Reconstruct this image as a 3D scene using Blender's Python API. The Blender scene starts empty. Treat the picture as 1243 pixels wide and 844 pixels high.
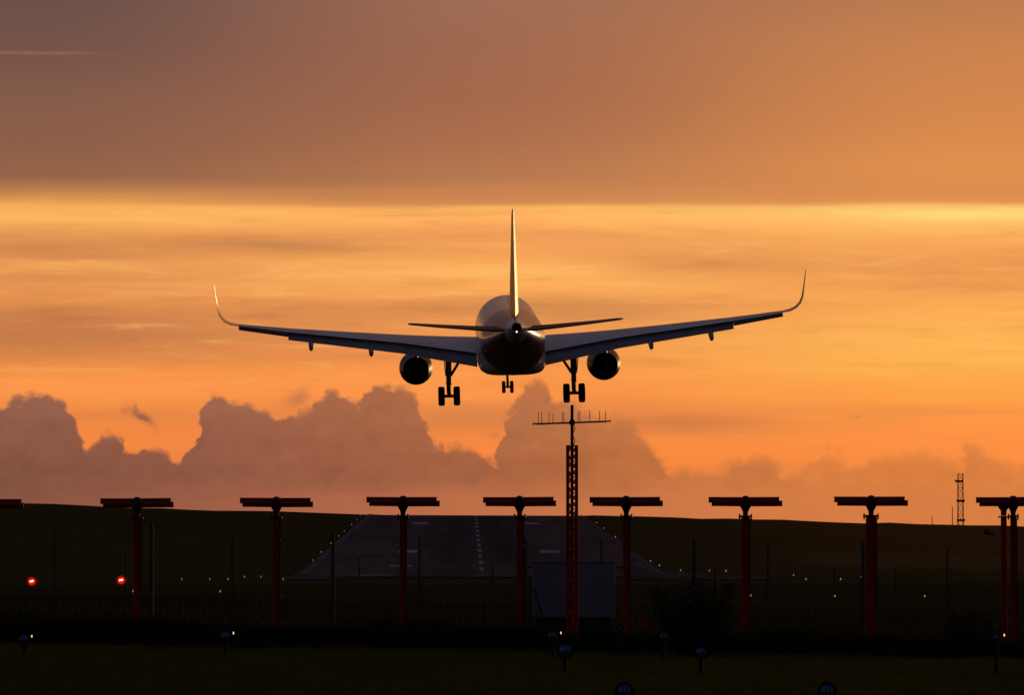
import bpy, bmesh, math, random
import numpy as np
from mathutils import Vector, Matrix, Euler

random.seed(7)
rng = np.random.default_rng(7)
SC = bpy.context.scene
COL = SC.collection
R = math.radians

# ------------------------------------------------------------------ camera
EYE = 1.45                       # lens height above the grass
FPX = 6900.0                     # focal length in photograph pixels (about 200 mm)
PITCH = math.atan(268.0 / FPX)
cam_d = bpy.data.cameras.new('camera')
cam_d.sensor_width = 36.0
cam_d.lens = FPX / 1243.0 * 36.0
cam_d.clip_start = 0.5
cam_d.clip_end = 40000.0
cam = bpy.data.objects.new('camera', cam_d)
COL.objects.link(cam)
cam.location = (0, 0, EYE)
cam.rotation_euler = (math.pi / 2 + PITCH, 0, 0)
SC.camera = cam


def P(u, v, Y):
    """world point at forward distance Y that the photograph shows at (u, v)"""
    a, b = (u - 621.5) / FPX, (422.0 - v) / FPX
    dy = math.cos(PITCH) - b * math.sin(PITCH)
    dz = math.sin(PITCH) + b * math.cos(PITCH)
    k = Y / dy
    return Vector((a * k, Y, EYE + dz * k))


# ------------------------------------------------------------------ exposure
vs = SC.view_settings
vs.view_transform = 'Standard'
vs.look = 'None'
vs.exposure = 0.0
vs.gamma = 1.0
vs.use_curve_mapping = False
SC.cycles.max_bounces = 6
SC.cycles.use_denoising = True

# ------------------------------------------------------------------ sky
SUN_AZ, SUN_EL = R(17.0), R(2.6)
REAR = 0.35


def lin(c):
    r = []
    for x in c:
        x /= 255.0
        r.append(x / 12.92 if x <= 0.04045 else ((x + 0.055) / 1.055) ** 2.4)
    return r


world = bpy.data.worlds.new('World')
SC.world = world
world.use_nodes = True
WT = world.node_tree
WT.nodes.clear()


class E:
    """a scalar node output with arithmetic"""
    tree = WT

    def __init__(self, s):
        self.s = s

    @classmethod
    def op(cls, kind, *a, clamp=False):
        n = cls.tree.nodes.new('ShaderNodeMath')
        n.operation = kind
        n.use_clamp = clamp
        for i, x in enumerate(a):
            if isinstance(x, E):
                cls.tree.links.new(x.s, n.inputs[i])
            else:
                n.inputs[i].default_value = x
        return E(n.outputs[0])

    def __add__(s, o): return E.op('ADD', s, o)
    __radd__ = __add__
    def __sub__(s, o): return E.op('SUBTRACT', s, o)
    def __rsub__(s, o): return E.op('SUBTRACT', o, s)
    def __mul__(s, o): return E.op('MULTIPLY', s, o)
    __rmul__ = __mul__
    def __truediv__(s, o): return E.op('DIVIDE', s, o)
    def clamp(s): return E.op('ADD', s, 0.0, clamp=True)
    def exp(s): return E.op('EXPONENT', s)
    def max(s, o): return E.op('MAXIMUM', s, o)
    def min(s, o): return E.op('MINIMUM', s, o)


def smooth(x, a, b):
    n = E.tree.nodes.new('ShaderNodeMapRange')
    n.interpolation_type = 'SMOOTHSTEP'
    E.tree.links.new(x.s, n.inputs[0])
    for i, val in ((1, a), (2, b), (3, 0.0), (4, 1.0)):
        if isinstance(val, E):
            E.tree.links.new(val.s, n.inputs[i])
        else:
            n.inputs[i].default_value = val
    return E(n.outputs[0])


def noise(x, y, sx, sy, detail=3.0, rough=0.5, z=0.0, dist=0.0):
    """noise in about -1..1 with feature size sx by sy"""
    t = E.tree
    c = t.nodes.new('ShaderNodeCombineXYZ')
    t.links.new((x / sx).s, c.inputs[0])
    t.links.new((y / sy).s, c.inputs[1])
    c.inputs[2].default_value = z
    n = t.nodes.new('ShaderNodeTexNoise')
    n.inputs['Scale'].default_value = 1.0
    n.inputs['Detail'].default_value = detail
    n.inputs['Roughness'].default_value = rough
    n.inputs['Distortion'].default_value = dist
    t.links.new(c.outputs[0], n.inputs['Vector'])
    return (E(n.outputs['Fac']) - 0.5) * 2.6


def puffs(x, y, sx, sy, z=0.0):
    """rounded cells, 0 between them and up to 1 at their middles"""
    t = E.tree
    c = t.nodes.new('ShaderNodeCombineXYZ')
    t.links.new((x / sx).s, c.inputs[0])
    t.links.new((y / sy).s, c.inputs[1])
    c.inputs[2].default_value = z
    n = t.nodes.new('ShaderNodeTexVoronoi')
    n.voronoi_dimensions = '2D'
    n.feature = 'F1'
    n.inputs['Scale'].default_value = 1.0
    t.links.new(c.outputs[0], n.inputs['Vector'])
    d = E(n.outputs['Distance'])
    return 1.0 - d * d * 2.0


def ramp(x, stops):
    t = E.tree
    n = t.nodes.new('ShaderNodeValToRGB')
    cr = n.color_ramp
    cr.interpolation = 'LINEAR'
    while len(cr.elements) < len(stops):
        cr.elements.new(0.5)
    for e, (p, c) in zip(cr.elements, sorted(stops)):
        e.position = p
        e.color = (*lin(c), 1)
    t.links.new(x.s, n.inputs[0])
    return n.outputs[0]


def mixc(f, a, b, mode='MIX'):
    t = E.tree
    n = t.nodes.new('ShaderNodeMix')
    n.data_type = 'RGBA'
    n.blend_type = mode
    n.clamp_factor = True
    for sock, x in ((n.inputs[0], f), (n.inputs[6], a), (n.inputs[7], b)):
        if isinstance(x, E):
            t.links.new(x.s, sock)
        elif isinstance(x, bpy.types.NodeSocket):
            t.links.new(x, sock)
        elif isinstance(x, (int, float)):
            sock.default_value = x
        else:
            sock.default_value = (*x, 1)
    return n.outputs[2]


def scalec(c, k):
    t = E.tree
    n = t.nodes.new('ShaderNodeVectorMath')
    n.operation = 'SCALE'
    t.links.new(c, n.inputs[0])
    if isinstance(k, E):
        t.links.new(k.s, n.inputs[3])
    else:
        n.inputs[3].default_value = k
    return n.outputs[0]


def addc(a, b):
    t = E.tree
    n = t.nodes.new('ShaderNodeVectorMath')
    n.operation = 'ADD'
    t.links.new(a, n.inputs[0])
    if isinstance(b, bpy.types.NodeSocket):
        t.links.new(b, n.inputs[1])
    else:
        n.inputs[1].default_value = b
    return n.outputs[0]


def curve(x, pts, x0, x1, k):
    """piecewise curve of x through pts (value divided by k inside the node)"""
    t = E.tree
    n = t.nodes.new('ShaderNodeFloatCurve')
    c = n.mapping.curves[0]
    pts = sorted(pts)
    q = [((a - x0) / (x1 - x0), b / k) for a, b in pts]
    c.points[0].location = q[0]
    c.points[1].location = q[-1]
    for p in q[1:-1]:
        c.points.new(*p)
    for p in c.points:
        p.handle_type = 'VECTOR'
    n.mapping.update()
    t.links.new(((x - x0) / (x1 - x0)).clamp().s, n.inputs['Value'])
    n.inputs['Factor'].default_value = 1.0
    return E(n.outputs[0]) * k


def build_sky():
    t = WT
    tc = t.nodes.new('ShaderNodeTexCoord')
    sp = t.nodes.new('ShaderNodeSeparateXYZ')
    t.links.new(tc.outputs['Generated'], sp.inputs[0])
    dx, dy, dz = (E(o) for o in sp.outputs)
    f = dy.max(0.05)
    # azimuth and elevation of the direction, as tangents in thousandths of a milliradian-like unit
    U = dx / f * FPX + 621.5
    V = 690.0 - dz / f * FPX
    # drifting streak field of the high cloud
    n1 = noise(U, V, 420, 34, 4, 0.55, 1.3)
    n2 = noise(U, V, 150, 10, 4, 0.55, 7.7)
    n3 = noise(U, V, 700, 60, 2, 0.5, 4.1)
    inband = smooth(V, 236, 262)
    wob = noise(U, V, 260, 400, 2, 0.5, 9.0)
    Vw = V + inband * (n1 * 7.0 + n2 * 2.0 + n3 * 5.0) + (1.0 - inband) * (wob * 5.0 + noise(U, V, 900, 300, 2, 0.5, 23.0) * 4.0)
    x = (Vw / 700.0).clamp()

    def st(*a):
        return [(v / 700.0, c) for v, c in a]
    rl = ramp(x, st((0, (108, 80, 73)), (60, (118, 84, 73)), (120, (133, 92, 74)), (180, (142, 95, 73)), (214, (150, 101, 73)),
                    (230, (186, 124, 76)), (240, (214, 142, 78)), (249, (246, 172, 92)), (264, (254, 184, 99)), (282, (236, 158, 86)),
                    (300, (214, 137, 78)), (318, (236, 156, 84)), (338, (222, 142, 80)), (362, (236, 150, 82)),
                    (386, (214, 134, 77)), (404, (204, 127, 75)), (428, (214, 131, 73)), (452, (246, 148, 74)), (474, (252, 150, 75)),
                    (500, (238, 138, 68)), (540, (246, 136, 66)), (600, (214, 124, 72))))
    rm = ramp(x, st((0, (160, 108, 83)), (60, (161, 105, 79)), (120, (164, 105, 76)), (170, (172, 111, 77)), (214, (184, 121, 79)),
                    (236, (200, 130, 80)), (246, (210, 140, 83)), (251, (250, 176, 94)), (266, (255, 172, 93)), (288, (240, 158, 88)),
                    (310, (244, 162, 87)), (332, (255, 178, 95)), (352, (252, 168, 88)), (378, (226, 145, 82)), (400, (238, 152, 82)),
                    (424, (240, 148, 78)), (452, (250, 150, 75)), (480, (252, 148, 72)), (512, (222, 130, 70)), (550, (250, 138, 64)),
                    (600, (226, 128, 70))))
    rr = ramp(x, st((0, (190, 123, 79)), (50, (203, 131, 78)), (100, (210, 134, 77)), (153, (217, 138, 77)), (200, (226, 145, 78)),
                    (228, (222, 142, 79)), (244, (228, 146, 80)), (251, (254, 196, 105)), (259, (255, 204, 112)), (274, (255, 186, 98)),
                    (292, (248, 168, 88)), (320, (236, 154, 82)), (350, (246, 162, 84)), (380, (254, 172, 84)), (412, (254, 178, 84)),
                    (442, (254, 179, 80)), (470, (255, 166, 74)), (500, (255, 154, 69)), (523, (254, 147, 68)), (560, (250, 142, 66)),
                    (600, (226, 132, 70))))
    c = mixc(smooth(U, 40, 640), rl, rm)
    c = mixc(smooth(U, 560, 1230), c, rr)
    # separate darker and lighter streaks of altocumulus
    Ub = U + n3 * 70.0
    Vb = V + n1 * 8.0 + n2 * 2.5

    def blob(uc, vc, su, sv, slope=0.0):
        a = (Ub - uc) / su
        b = (Vb - vc - (Ub - uc) * slope) / sv
        return (0.0 - (a * a + b * b)).exp()
    for uc, vc, su, sv, k, col in (
            (330, 299, 130, 9, 0.95, (204, 135, 80)), (60, 312, 150, 8, 0.6, (205, 134, 78)),
            (60, 396, 180, 28, 0.65, (196, 122, 74)), (330, 395, 120, 10, 0.3, (214, 136, 78)),
            (830, 322, 120, 18, 0.8, (222, 142, 80)), (560, 374, 170, 10, 0.75, (220, 142, 80)), (720, 376, 140, 12, 0.85, (214, 140, 80)),
            (880, 345, 260, 8, 0.25, (232, 150, 82)), (1080, 326, 180, 16, 0.6, (236, 154, 82)),
            (1000, 497, 240, 7, 0.45, (240, 142, 74)), (845, 514, 90, 11, 0.75, (204, 121, 70)), (560, 500, 90, 12, 0.4, (206, 124, 72)),
            (1130, 497, 90, 7, 0.35, (235, 140, 72)), (760, 490, 80, 14, 0.35, (225, 132, 72)), (150, 505, 110, 5, 0.4, (214, 126, 70)),
            (450, 291, 200, 6, 0.5, (228, 150, 84)), (980, 232, 300, 8, 0.25, (215, 140, 80))):
        c = mixc((blob(uc, vc, su, sv) * k).clamp(), c, lin(col))
    for uc, vc, su, sv, k, col in (
            (180, 345, 200, 6, 0.5, (250, 170, 92)), (560, 330, 150, 10, 0.6, (255, 184, 98)), (760, 345, 150, 7, 0.4, (255, 182, 96)),
            (300, 262, 160, 5, 0.3, (255, 182, 98)), (1190, 259, 130, 7, 0.8, (255, 220, 130)), (520, 264, 160, 8, 0.4, (255, 182, 98)),
            (1150, 415, 260, 18, 0.35, (255, 184, 88)), (150, 240, 160, 6, 0.35, (224, 152, 84)), (820, 262, 160, 7, 0.35, (255, 190, 104)),
            (40, 323, 60, 4, 0.5, (250, 172, 92)), (430, 231, 240, 5, 0.3, (212, 140, 84))):
        c = mixc((blob(uc, vc, su, sv) * k).clamp(), c, lin(col))
    # torn, slightly slanting sheets of altocumulus
    Us = U + n1 * 60.0 + n3 * 90.0
    Vs = V + n3 * 10.0 - U * 0.012
    w1 = noise(Us, Vs, 210, 19, 6, 0.62, 11.0, 0.6)
    w2 = noise(Us, Vs + U * 0.03, 95, 11, 6, 0.6, 15.0, 0.5)
    zone = inband * smooth(V, 520, 400)
    c = mixc((smooth(w1 + w2 * 0.5, 0.0, 0.7) * zone * 0.75).clamp(), c, scalec(c, 0.83))
    c = mixc((smooth(0.0 - w1 - w2 * 0.4, 0.05, 0.7) * zone * 0.50).clamp(), c, lin((255, 190, 106)))
    low_zone = inband * smooth(V, 380, 470)
    c = mixc((smooth(w1 * 0.6 + w2 * 0.6, 0.2, 0.8) * low_zone * 0.40).clamp(), c, scalec(c, 0.87))
    # fine streaking of brightness
    c = scalec(c, 1.0 + inband * (n2 * 0.05 + n1 * 0.04) + wob * 0.01)
    # contrail high on the left
    dl = V - 62.5 - (U - 60) * 0.004
    tr = (0.0 - dl * dl / 3.2).exp() * smooth(U, 150, 60) * (0.55 + 0.25 * noise(U, V, 14, 50, 2, 0.5, 3.0))
    c = mixc((tr * 0.6).clamp(), c, lin((190, 122, 92)))

    # ---- the bank of cumulus along the horizon
    bil = noise(U, V, 46, 40, 6, 0.58, 2.2)
    bil2 = noise(U, V, 15, 13, 4, 0.55, 5.2)
    pf = puffs(U + bil * 8.0, V + bil2 * 6.0, 34, 26, 0.3) * 9.0 + puffs(U + bil * 5.0, V + bil * 5.0, 14, 11, 1.3) * 4.5 + puffs(U, V, 6, 5, 2.3) * 1.8 - 7.0
    wU = U + bil * 11.0 + bil2 * 6.0
    prof = [(-10, 492), (8, 492), (24, 486), (45, 484), (70, 486), (80, 495), (88, 510), (96, 532), (104, 549), (112, 545), (122, 535), (136, 531),
            (146, 534), (152, 548), (162, 549), (172, 545), (186, 548), (198, 554), (208, 560), (216, 566), (224, 552), (233, 547), (240, 534),
            (244, 512), (249, 494), (258, 485), (270, 486), (284, 496), (300, 495), (316, 503), (330, 506), (346, 508),
            (362, 508), (378, 504), (388, 488), (402, 480), (416, 482), (426, 492), (434, 494), (444, 478), (458, 471), (476, 470), (494, 474),
            (506, 486), (514, 506), (518, 528), (526, 542), (538, 536), (552, 540), (566, 546), (580, 553), (594, 558), (604, 562), (608, 545),
            (612, 520), (622, 502), (630, 486), (638, 470), (650, 465), (660, 468), (668, 486), (680, 488), (696, 490), (708, 498), (720, 512),
            (736, 513), (750, 509), (760, 514), (772, 522), (784, 540), (796, 556), (806, 568), (818, 575), (836, 574), (856, 578), (876, 577),
            (890, 567), (906, 561), (930, 560), (946, 568), (956, 577), (974, 577), (984, 566), (1000, 562), (1016, 564), (1030, 570),
            (1046, 564), (1062, 558), (1084, 562), (1104, 556), (1118, 552), (1136, 557), (1152, 560), (1166, 566), (1176, 548), (1188, 543),
            (1198, 556), (1210, 563), (1243, 568), (1260, 568)]
    h = curve(wU, prof, -10, 1260, 700.0)
    depth = V - h + pf + bil * 7.0 + bil2 * 3.0
    soft = smooth(U, 500, 1000) * 6.0 + 6.6 + smooth(noise(U, V, 150, 90, 2, 0.5, 19.0), 0.0, 0.7) * 7.0
    alpha = smooth(depth, soft * -1.0, soft)
    alpha = alpha * (0.96 - smooth(U, 560, 900) * 0.12 - smooth(U, 780, 1000) * 0.06)
    xb = (U / 1243.0).clamp()
    top = ramp(xb, [(0, (138, 92, 76)), (0.2, (150, 95, 74)), (0.4, (168, 103, 71)), (0.55, (186, 113, 70)), (0.7, (198, 117, 68)), (0.85, (205, 121, 67)), (1, (210, 125, 67))])
    low = ramp(xb, [(0, (126, 81, 66)), (0.18, (138, 86, 67)), (0.36, (154, 93, 68)), (0.55, (172, 102, 64)), (0.7, (196, 115, 64)), (0.85, (213, 124, 64)), (1, (216, 126, 64))])
    body = mixc(smooth(V + noise(U, V, 90, 26, 4, 0.55, 6.0) * 26.0, 488, 588), top, low)
    # a lower, nearer row of cloud heads against the bank
    d2 = V - 556.0 + noise(U, V, 120, 900, 3, 0.5, 12.0) * 26.0 + pf * 1.3 + bil * 6.0
    body = mixc((smooth(d2, -6, 6) * (1.0 - smooth(d2, 6, 60)) * 0.5).clamp(), body, scalec(body, 0.90))
    d3 = V - 522.0 + noise(U, V, 80, 700, 3, 0.5, 17.0) * 30.0 + pf * 1.3 + bil * 7.0
    body = mixc((smooth(d3, -7, 7) * (1.0 - smooth(d3, 7, 50)) * 0.5).clamp(), body, scalec(body, 0.92))
    # gentle light and shade inside the bank
    body = scalec(body, 1.0 + bil * 0.085 + bil2 * 0.02 + pf * 0.007 + noise(U, V, 130, 24, 3, 0.5, 8.0) * 0.08)
    c = mixc(alpha, c, body)
    # faint tint just over the hills and small torn scraps
    hz = ramp(xb, [(0, (134, 84, 68)), (0.25, (168, 98, 72)), (0.45, (196, 114, 73)), (0.7, (212, 123, 72)), (1, (214, 126, 68))])
    c = mixc(smooth(V + noise(U, V, 160, 16, 3, 0.5, 2.0) * 10.0, 578, 612) * 0.75, c, hz)
    for uc, vc, su, sv, k, slope, col in ((172, 505, 13, 5, 0.95, 0.62, (158, 98, 74)), (152, 499, 6, 4, 0.55, 0.3, (190, 112, 72)),
                                          (163, 495, 3, 6, 0.7, 0.0, (176, 104, 72)), (361, 484, 14, 10, 0.6, -0.3, (190, 116, 76)),
                                          (1182, 550, 12, 8, 0.5, 0.3, (214, 126, 68)), (1018, 548, 5, 4, 0.4, 0.0, (222, 128, 66)),
                                          (1004, 542, 3, 6, 0.35, 0.0, (226, 130, 66)), (1036, 506, 9, 2, 0.5, 0.0, (220, 132, 70)),
                                          (918, 570, 34, 9, 0.5, 0.0, (196, 116, 68)), (600, 529, 6, 5, 0.4, 0.0, (206, 118, 70))):
        a = (U + bil2 * 7.0 - uc) / su
        b = (V + bil * 5.0 + bil2 * 4.0 - vc - (U - uc) * slope) / sv
        c = mixc(((0.0 - (a * a + b * b)).exp() * k * 1.25).clamp(), c, lin(col))

    # ---- the rest of the dome: clear dusk sky behind and overhead, glow round the hidden sun
    nis = t.nodes.new('ShaderNodeTexSky')
    nis.sky_type = 'NISHITA'
    nis.sun_disc = False
    nis.sun_elevation = SUN_EL
    nis.sun_rotation = SUN_AZ
    nis.altitude = 100
    nis.dust_density = 2.0
    rest = scalec(nis.outputs[0], 0.10 * REAR)
    tint = t.nodes.new('ShaderNodeVectorMath')
    tint.operation = 'MULTIPLY'
    t.links.new(rest, tint.inputs[0])
    tint.inputs[1].default_value = (0.95, 0.78, 1.02)
    # thin mauve cloud sheet overhead, fading out behind
    over = smooth(dz, 0.12, 0.6) * smooth(dy, -0.55, 0.35)
    ov = t.nodes.new('ShaderNodeCombineXYZ')
    for i, k in enumerate((0.075, 0.062, 0.086)):
        t.links.new((over * k).s, ov.inputs[i])
    rest = addc(tint.outputs[0], ov.outputs[0])
    c = mixc(smooth(dy, 0.80, 0.965), rest, c)
    sd = (math.sin(SUN_AZ) * math.cos(SUN_EL), math.cos(SUN_AZ) * math.cos(SUN_EL), math.sin(SUN_EL))
    dot = dx * sd[0] + dy * sd[1] + dz * sd[2]
    glow = ((dot - 1.0) * 330.0).exp()
    g = t.nodes.new('ShaderNodeCombineXYZ')
    for i, k in enumerate((1.0, 0.42, 0.06)):
        t.links.new((glow * k).s, g.inputs[i])
    c = addc(c, g.outputs[0])
    bg = t.nodes.new('ShaderNodeBackground')
    bg.inputs['Strength'].default_value = 1.0
    t.links.new(c, bg.inputs['Color'])
    out = t.nodes.new('ShaderNodeOutputWorld')
    t.links.new(bg.outputs[0], out.inputs['Surface'])


build_sky()

# ------------------------------------------------------------------ sun, low and veiled by cloud
sun_d = bpy.data.lights.new('sun', 'SUN')
sun_d.energy = 0.22
sun_d.angle = R(5)
sun_d.color = (1.0, 0.62, 0.28)
sun = bpy.data.objects.new('sun', sun_d)
COL.objects.link(sun)
sun.rotation_euler = Vector((-math.sin(SUN_AZ) * math.cos(SUN_EL), -math.cos(SUN_AZ) * math.cos(SUN_EL), -math.sin(SUN_EL))).to_track_quat('-Z', 'Y').to_euler()


# ------------------------------------------------------------------ materials
def mat(name, base, rough=0.6, metal=0.0, emit=None, es=0.0, coat=0.0, var=0.0, vscale=8.0, bump=0.0, spec=0.5):
    m = bpy.data.materials.new(name)
    m.use_nodes = True
    t = m.node_tree
    b = t.nodes['Principled BSDF']
    b.inputs['Base Color'].default_value = (*base, 1)
    b.inputs['Roughness'].default_value = rough
    b.inputs['Metallic'].default_value = metal
    b.inputs['Coat Weight'].default_value = coat
    b.inputs['Coat Roughness'].default_value = 0.08
    b.inputs['Specular IOR Level'].default_value = spec
    if emit:
        b.inputs['Emission Color'].default_value = (*emit, 1)
        b.inputs['Emission Strength'].default_value = es
    if var or bump:
        tc = t.nodes.new('ShaderNodeTexCoord')
        n = t.nodes.new('ShaderNodeTexNoise')
        n.inputs['Scale'].default_value = vscale
        n.inputs['Detail'].default_value = 6
        t.links.new(tc.outputs['Object'], n.inputs['Vector'])
        if var:
            mr = t.nodes.new('ShaderNodeMapRange')
            for i, x in ((1, 0.3), (2, 0.7), (3, 1 - var), (4, 1 + var)):
                mr.inputs[i].default_value = x
            t.links.new(n.outputs['Fac'], mr.inputs[0])
            s = t.nodes.new('ShaderNodeVectorMath')
            s.operation = 'SCALE'
            s.inputs[0].default_value = base
            t.links.new(mr.outputs[0], s.inputs[3])
            t.links.new(s.outputs[0], b.inputs['Base Color'])
        if bump:
            bp = t.nodes.new('ShaderNodeBump')
            bp.inputs['Strength'].default_value = bump
            bp.inputs['Distance'].default_value = 0.05
            t.links.new(n.outputs['Fac'], bp.inputs['Height'])
            t.links.new(bp.outputs[0], b.inputs['Normal'])
    return m


def fuselage_mat():
    m = mat('fuselage_paint', (0.84, 0.81, 0.83), 0.36, coat=0.45)
    t = m.node_tree
    old = E.tree
    E.tree = t
    tc = t.nodes.new('ShaderNodeTexCoord')
    sp = t.nodes.new('ShaderNodeSeparateXYZ')
    t.links.new(tc.outputs['Object'], sp.inputs[0])
    x, y, z = (E(o) for o in sp.outputs)
    band = smooth(y + z * 0.9, -6.9, -7.0) * smooth(y, -17.55, -17.5)
    # row of cabin windows
    ph = E.op('FRACT', (y + 40.0) / 0.533)
    win = smooth(E.op('ABSOLUTE', ph - 0.5), 0.23, 0.19) * smooth(E.op('ABSOLUTE', z - 0.5), 0.18, 0.15) * smooth(y, -11.6, -11.5) * smooth(y, 13.1, 13.0)
    grime = noise(y, z, 1.4, 0.3, 4, 0.6, 2.0)
    c = mixc(band, (0.80, 0.79, 0.81), (0.20, 0.035, 0.03))
    c = mixc(win, c, (0.01, 0.01, 0.012))
    c = scalec(c, 1.0 + grime * 0.06)
    pb = t.nodes['Principled BSDF']
    t.links.new(c, pb.inputs['Base Color'])
    # slight oil-canning of the skin between frames, and lap joints
    can = noise(x, y, 0.7, 0.55, 2, 0.5, 1.0) + noise(z, y, 0.6, 0.5, 2, 0.5, 4.0)
    lap = smooth(E.op('ABSOLUTE', E.op('FRACT', (y + 40.0) / 3.2) - 0.5), 0.012, 0.0)
    bp = t.nodes.new('ShaderNodeBump')
    bp.inputs['Strength'].default_value = 0.35
    bp.inputs['Distance'].default_value = 0.012
    t.links.new((can * 0.6 - lap * 1.5).s, bp.inputs['Height'])
    t.links.new(bp.outputs[0], pb.inputs['Normal'])
    t.links.new(bp.outputs[0], pb.inputs['Coat Normal'])
    E.tree = old
    return m


M = dict(
    fus=fuselage_mat(),
    white=mat('white_aircraft_paint', (0.72, 0.72, 0.75), 0.35, coat=0.4, var=0.06, vscale=0.8),
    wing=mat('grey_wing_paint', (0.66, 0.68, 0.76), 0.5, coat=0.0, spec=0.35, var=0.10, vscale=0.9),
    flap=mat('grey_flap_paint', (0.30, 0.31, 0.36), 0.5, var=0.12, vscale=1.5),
    winglet=mat('winglet_glint_tint', (0.60, 0.34, 0.10), 0.25, coat=0.6),  # gold base imitates the sunset glint on the winglets
    fin=mat('fin_sunset_tint', (0.55, 0.16, 0.015), 0.36, coat=0.0, spec=0.40),  # orange base carries the sunset sky's reflection on the fin
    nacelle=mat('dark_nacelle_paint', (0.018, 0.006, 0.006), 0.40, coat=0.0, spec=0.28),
    tailp=mat('shaded_tailplane_paint', (0.10, 0.09, 0.10), 0.6, var=0.1, spec=0.15),  # darkened all over to stand in for the shaded underside
    dark=mat('dark_metal', (0.03, 0.03, 0.032), 0.5, 0.6),
    gear=mat('gear_metal', (0.16, 0.16, 0.17), 0.45, 0.5),
    tyre=mat('tyre_rubber', (0.014, 0.014, 0.014), 0.8),
    soot=mat('sooty_exhaust', (0.02, 0.018, 0.016), 0.6, 0.5),
    white_lamp=mat('white_lamp', (1, 1, 1), 0.3, emit=(1, 0.92, 0.8), es=5),
    red=mat('red_mast_paint', (0.42, 0.010, 0.008), 0.75, var=0.3, vscale=5, spec=0.15),
    redtube=mat('red_radome_plastic', (0.30, 0.012, 0.009), 0.7, var=0.25, vscale=4, spec=0.2),
    reddark=mat('dark_red_cast_metal', (0.10, 0.014, 0.010), 0.5, 0.2),
    steel=mat('galvanised_steel', (0.16, 0.16, 0.17), 0.7, 0.3, var=0.2, vscale=6),
    concrete_post=mat('dark_fence_post', (0.05, 0.05, 0.05), 0.75, var=0.3, vscale=9),
    wire=mat('fence_wire', (0.08, 0.08, 0.08), 0.5, 0.6),
    cabinet=mat('grey_cabinet_panel', (0.24, 0.22, 0.31), 0.6, var=0.12, vscale=1.6),
    plinth=mat('dark_plinth', (0.03, 0.03, 0.03), 0.85),
    lampbody=mat('lamp_housing', (0.02, 0.018, 0.017), 0.75, 0.0, spec=0.1),
    lampglass=mat('sky_tinted_lamp_glass', (0.13, 0.24, 0.48), 0.3, 0.7),  # blue of the reflected rear sky put into the glass colour
    glassgrey=mat('grey_lamp_glass', (0.14, 0.18, 0.26), 0.22, 0.7),
    stake=mat('brown_stake', (0.022, 0.013, 0.008), 0.8, var=0.3),
    spark=mat('pilot_bulb', (1, 0.7, 0.5), 0.3, emit=(1.0, 0.50, 0.25), es=1.6),
    redcore=mat('red_lamp_filament', (1, 0.5, 0.4), 0.3, emit=(1.0, 0.62, 0.42), es=2.2),
    redlens=mat('red_lamp_lens', (0.6, 0.01, 0.01), 0.2, emit=(1.0, 0.015, 0.008), es=0.70),
    redrim=mat('dim_red_glow', (0.4, 0.01, 0.01), 0.3, emit=(1.0, 0.01, 0.01), es=0.10),
    edgelamp=mat('runway_edge_lamp', (1, 0.85, 0.6), 0.3, emit=(1.0, 0.74, 0.42), es=0.24),
    mast=mat('far_mast_steel', (0.06, 0.05, 0.05), 0.7),
    leaf=mat('shrub_leaves', (0.016, 0.018, 0.006), 0.8, var=0.35, vscale=3, spec=0.05),
    bark=mat('shrub_bark', (0.03, 0.022, 0.015), 0.9),
    paint=mat('white_marking_paint', (0.36, 0.30, 0.34), 1.0, var=0.5, vscale=0.5, spec=0.0),
)


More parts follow.
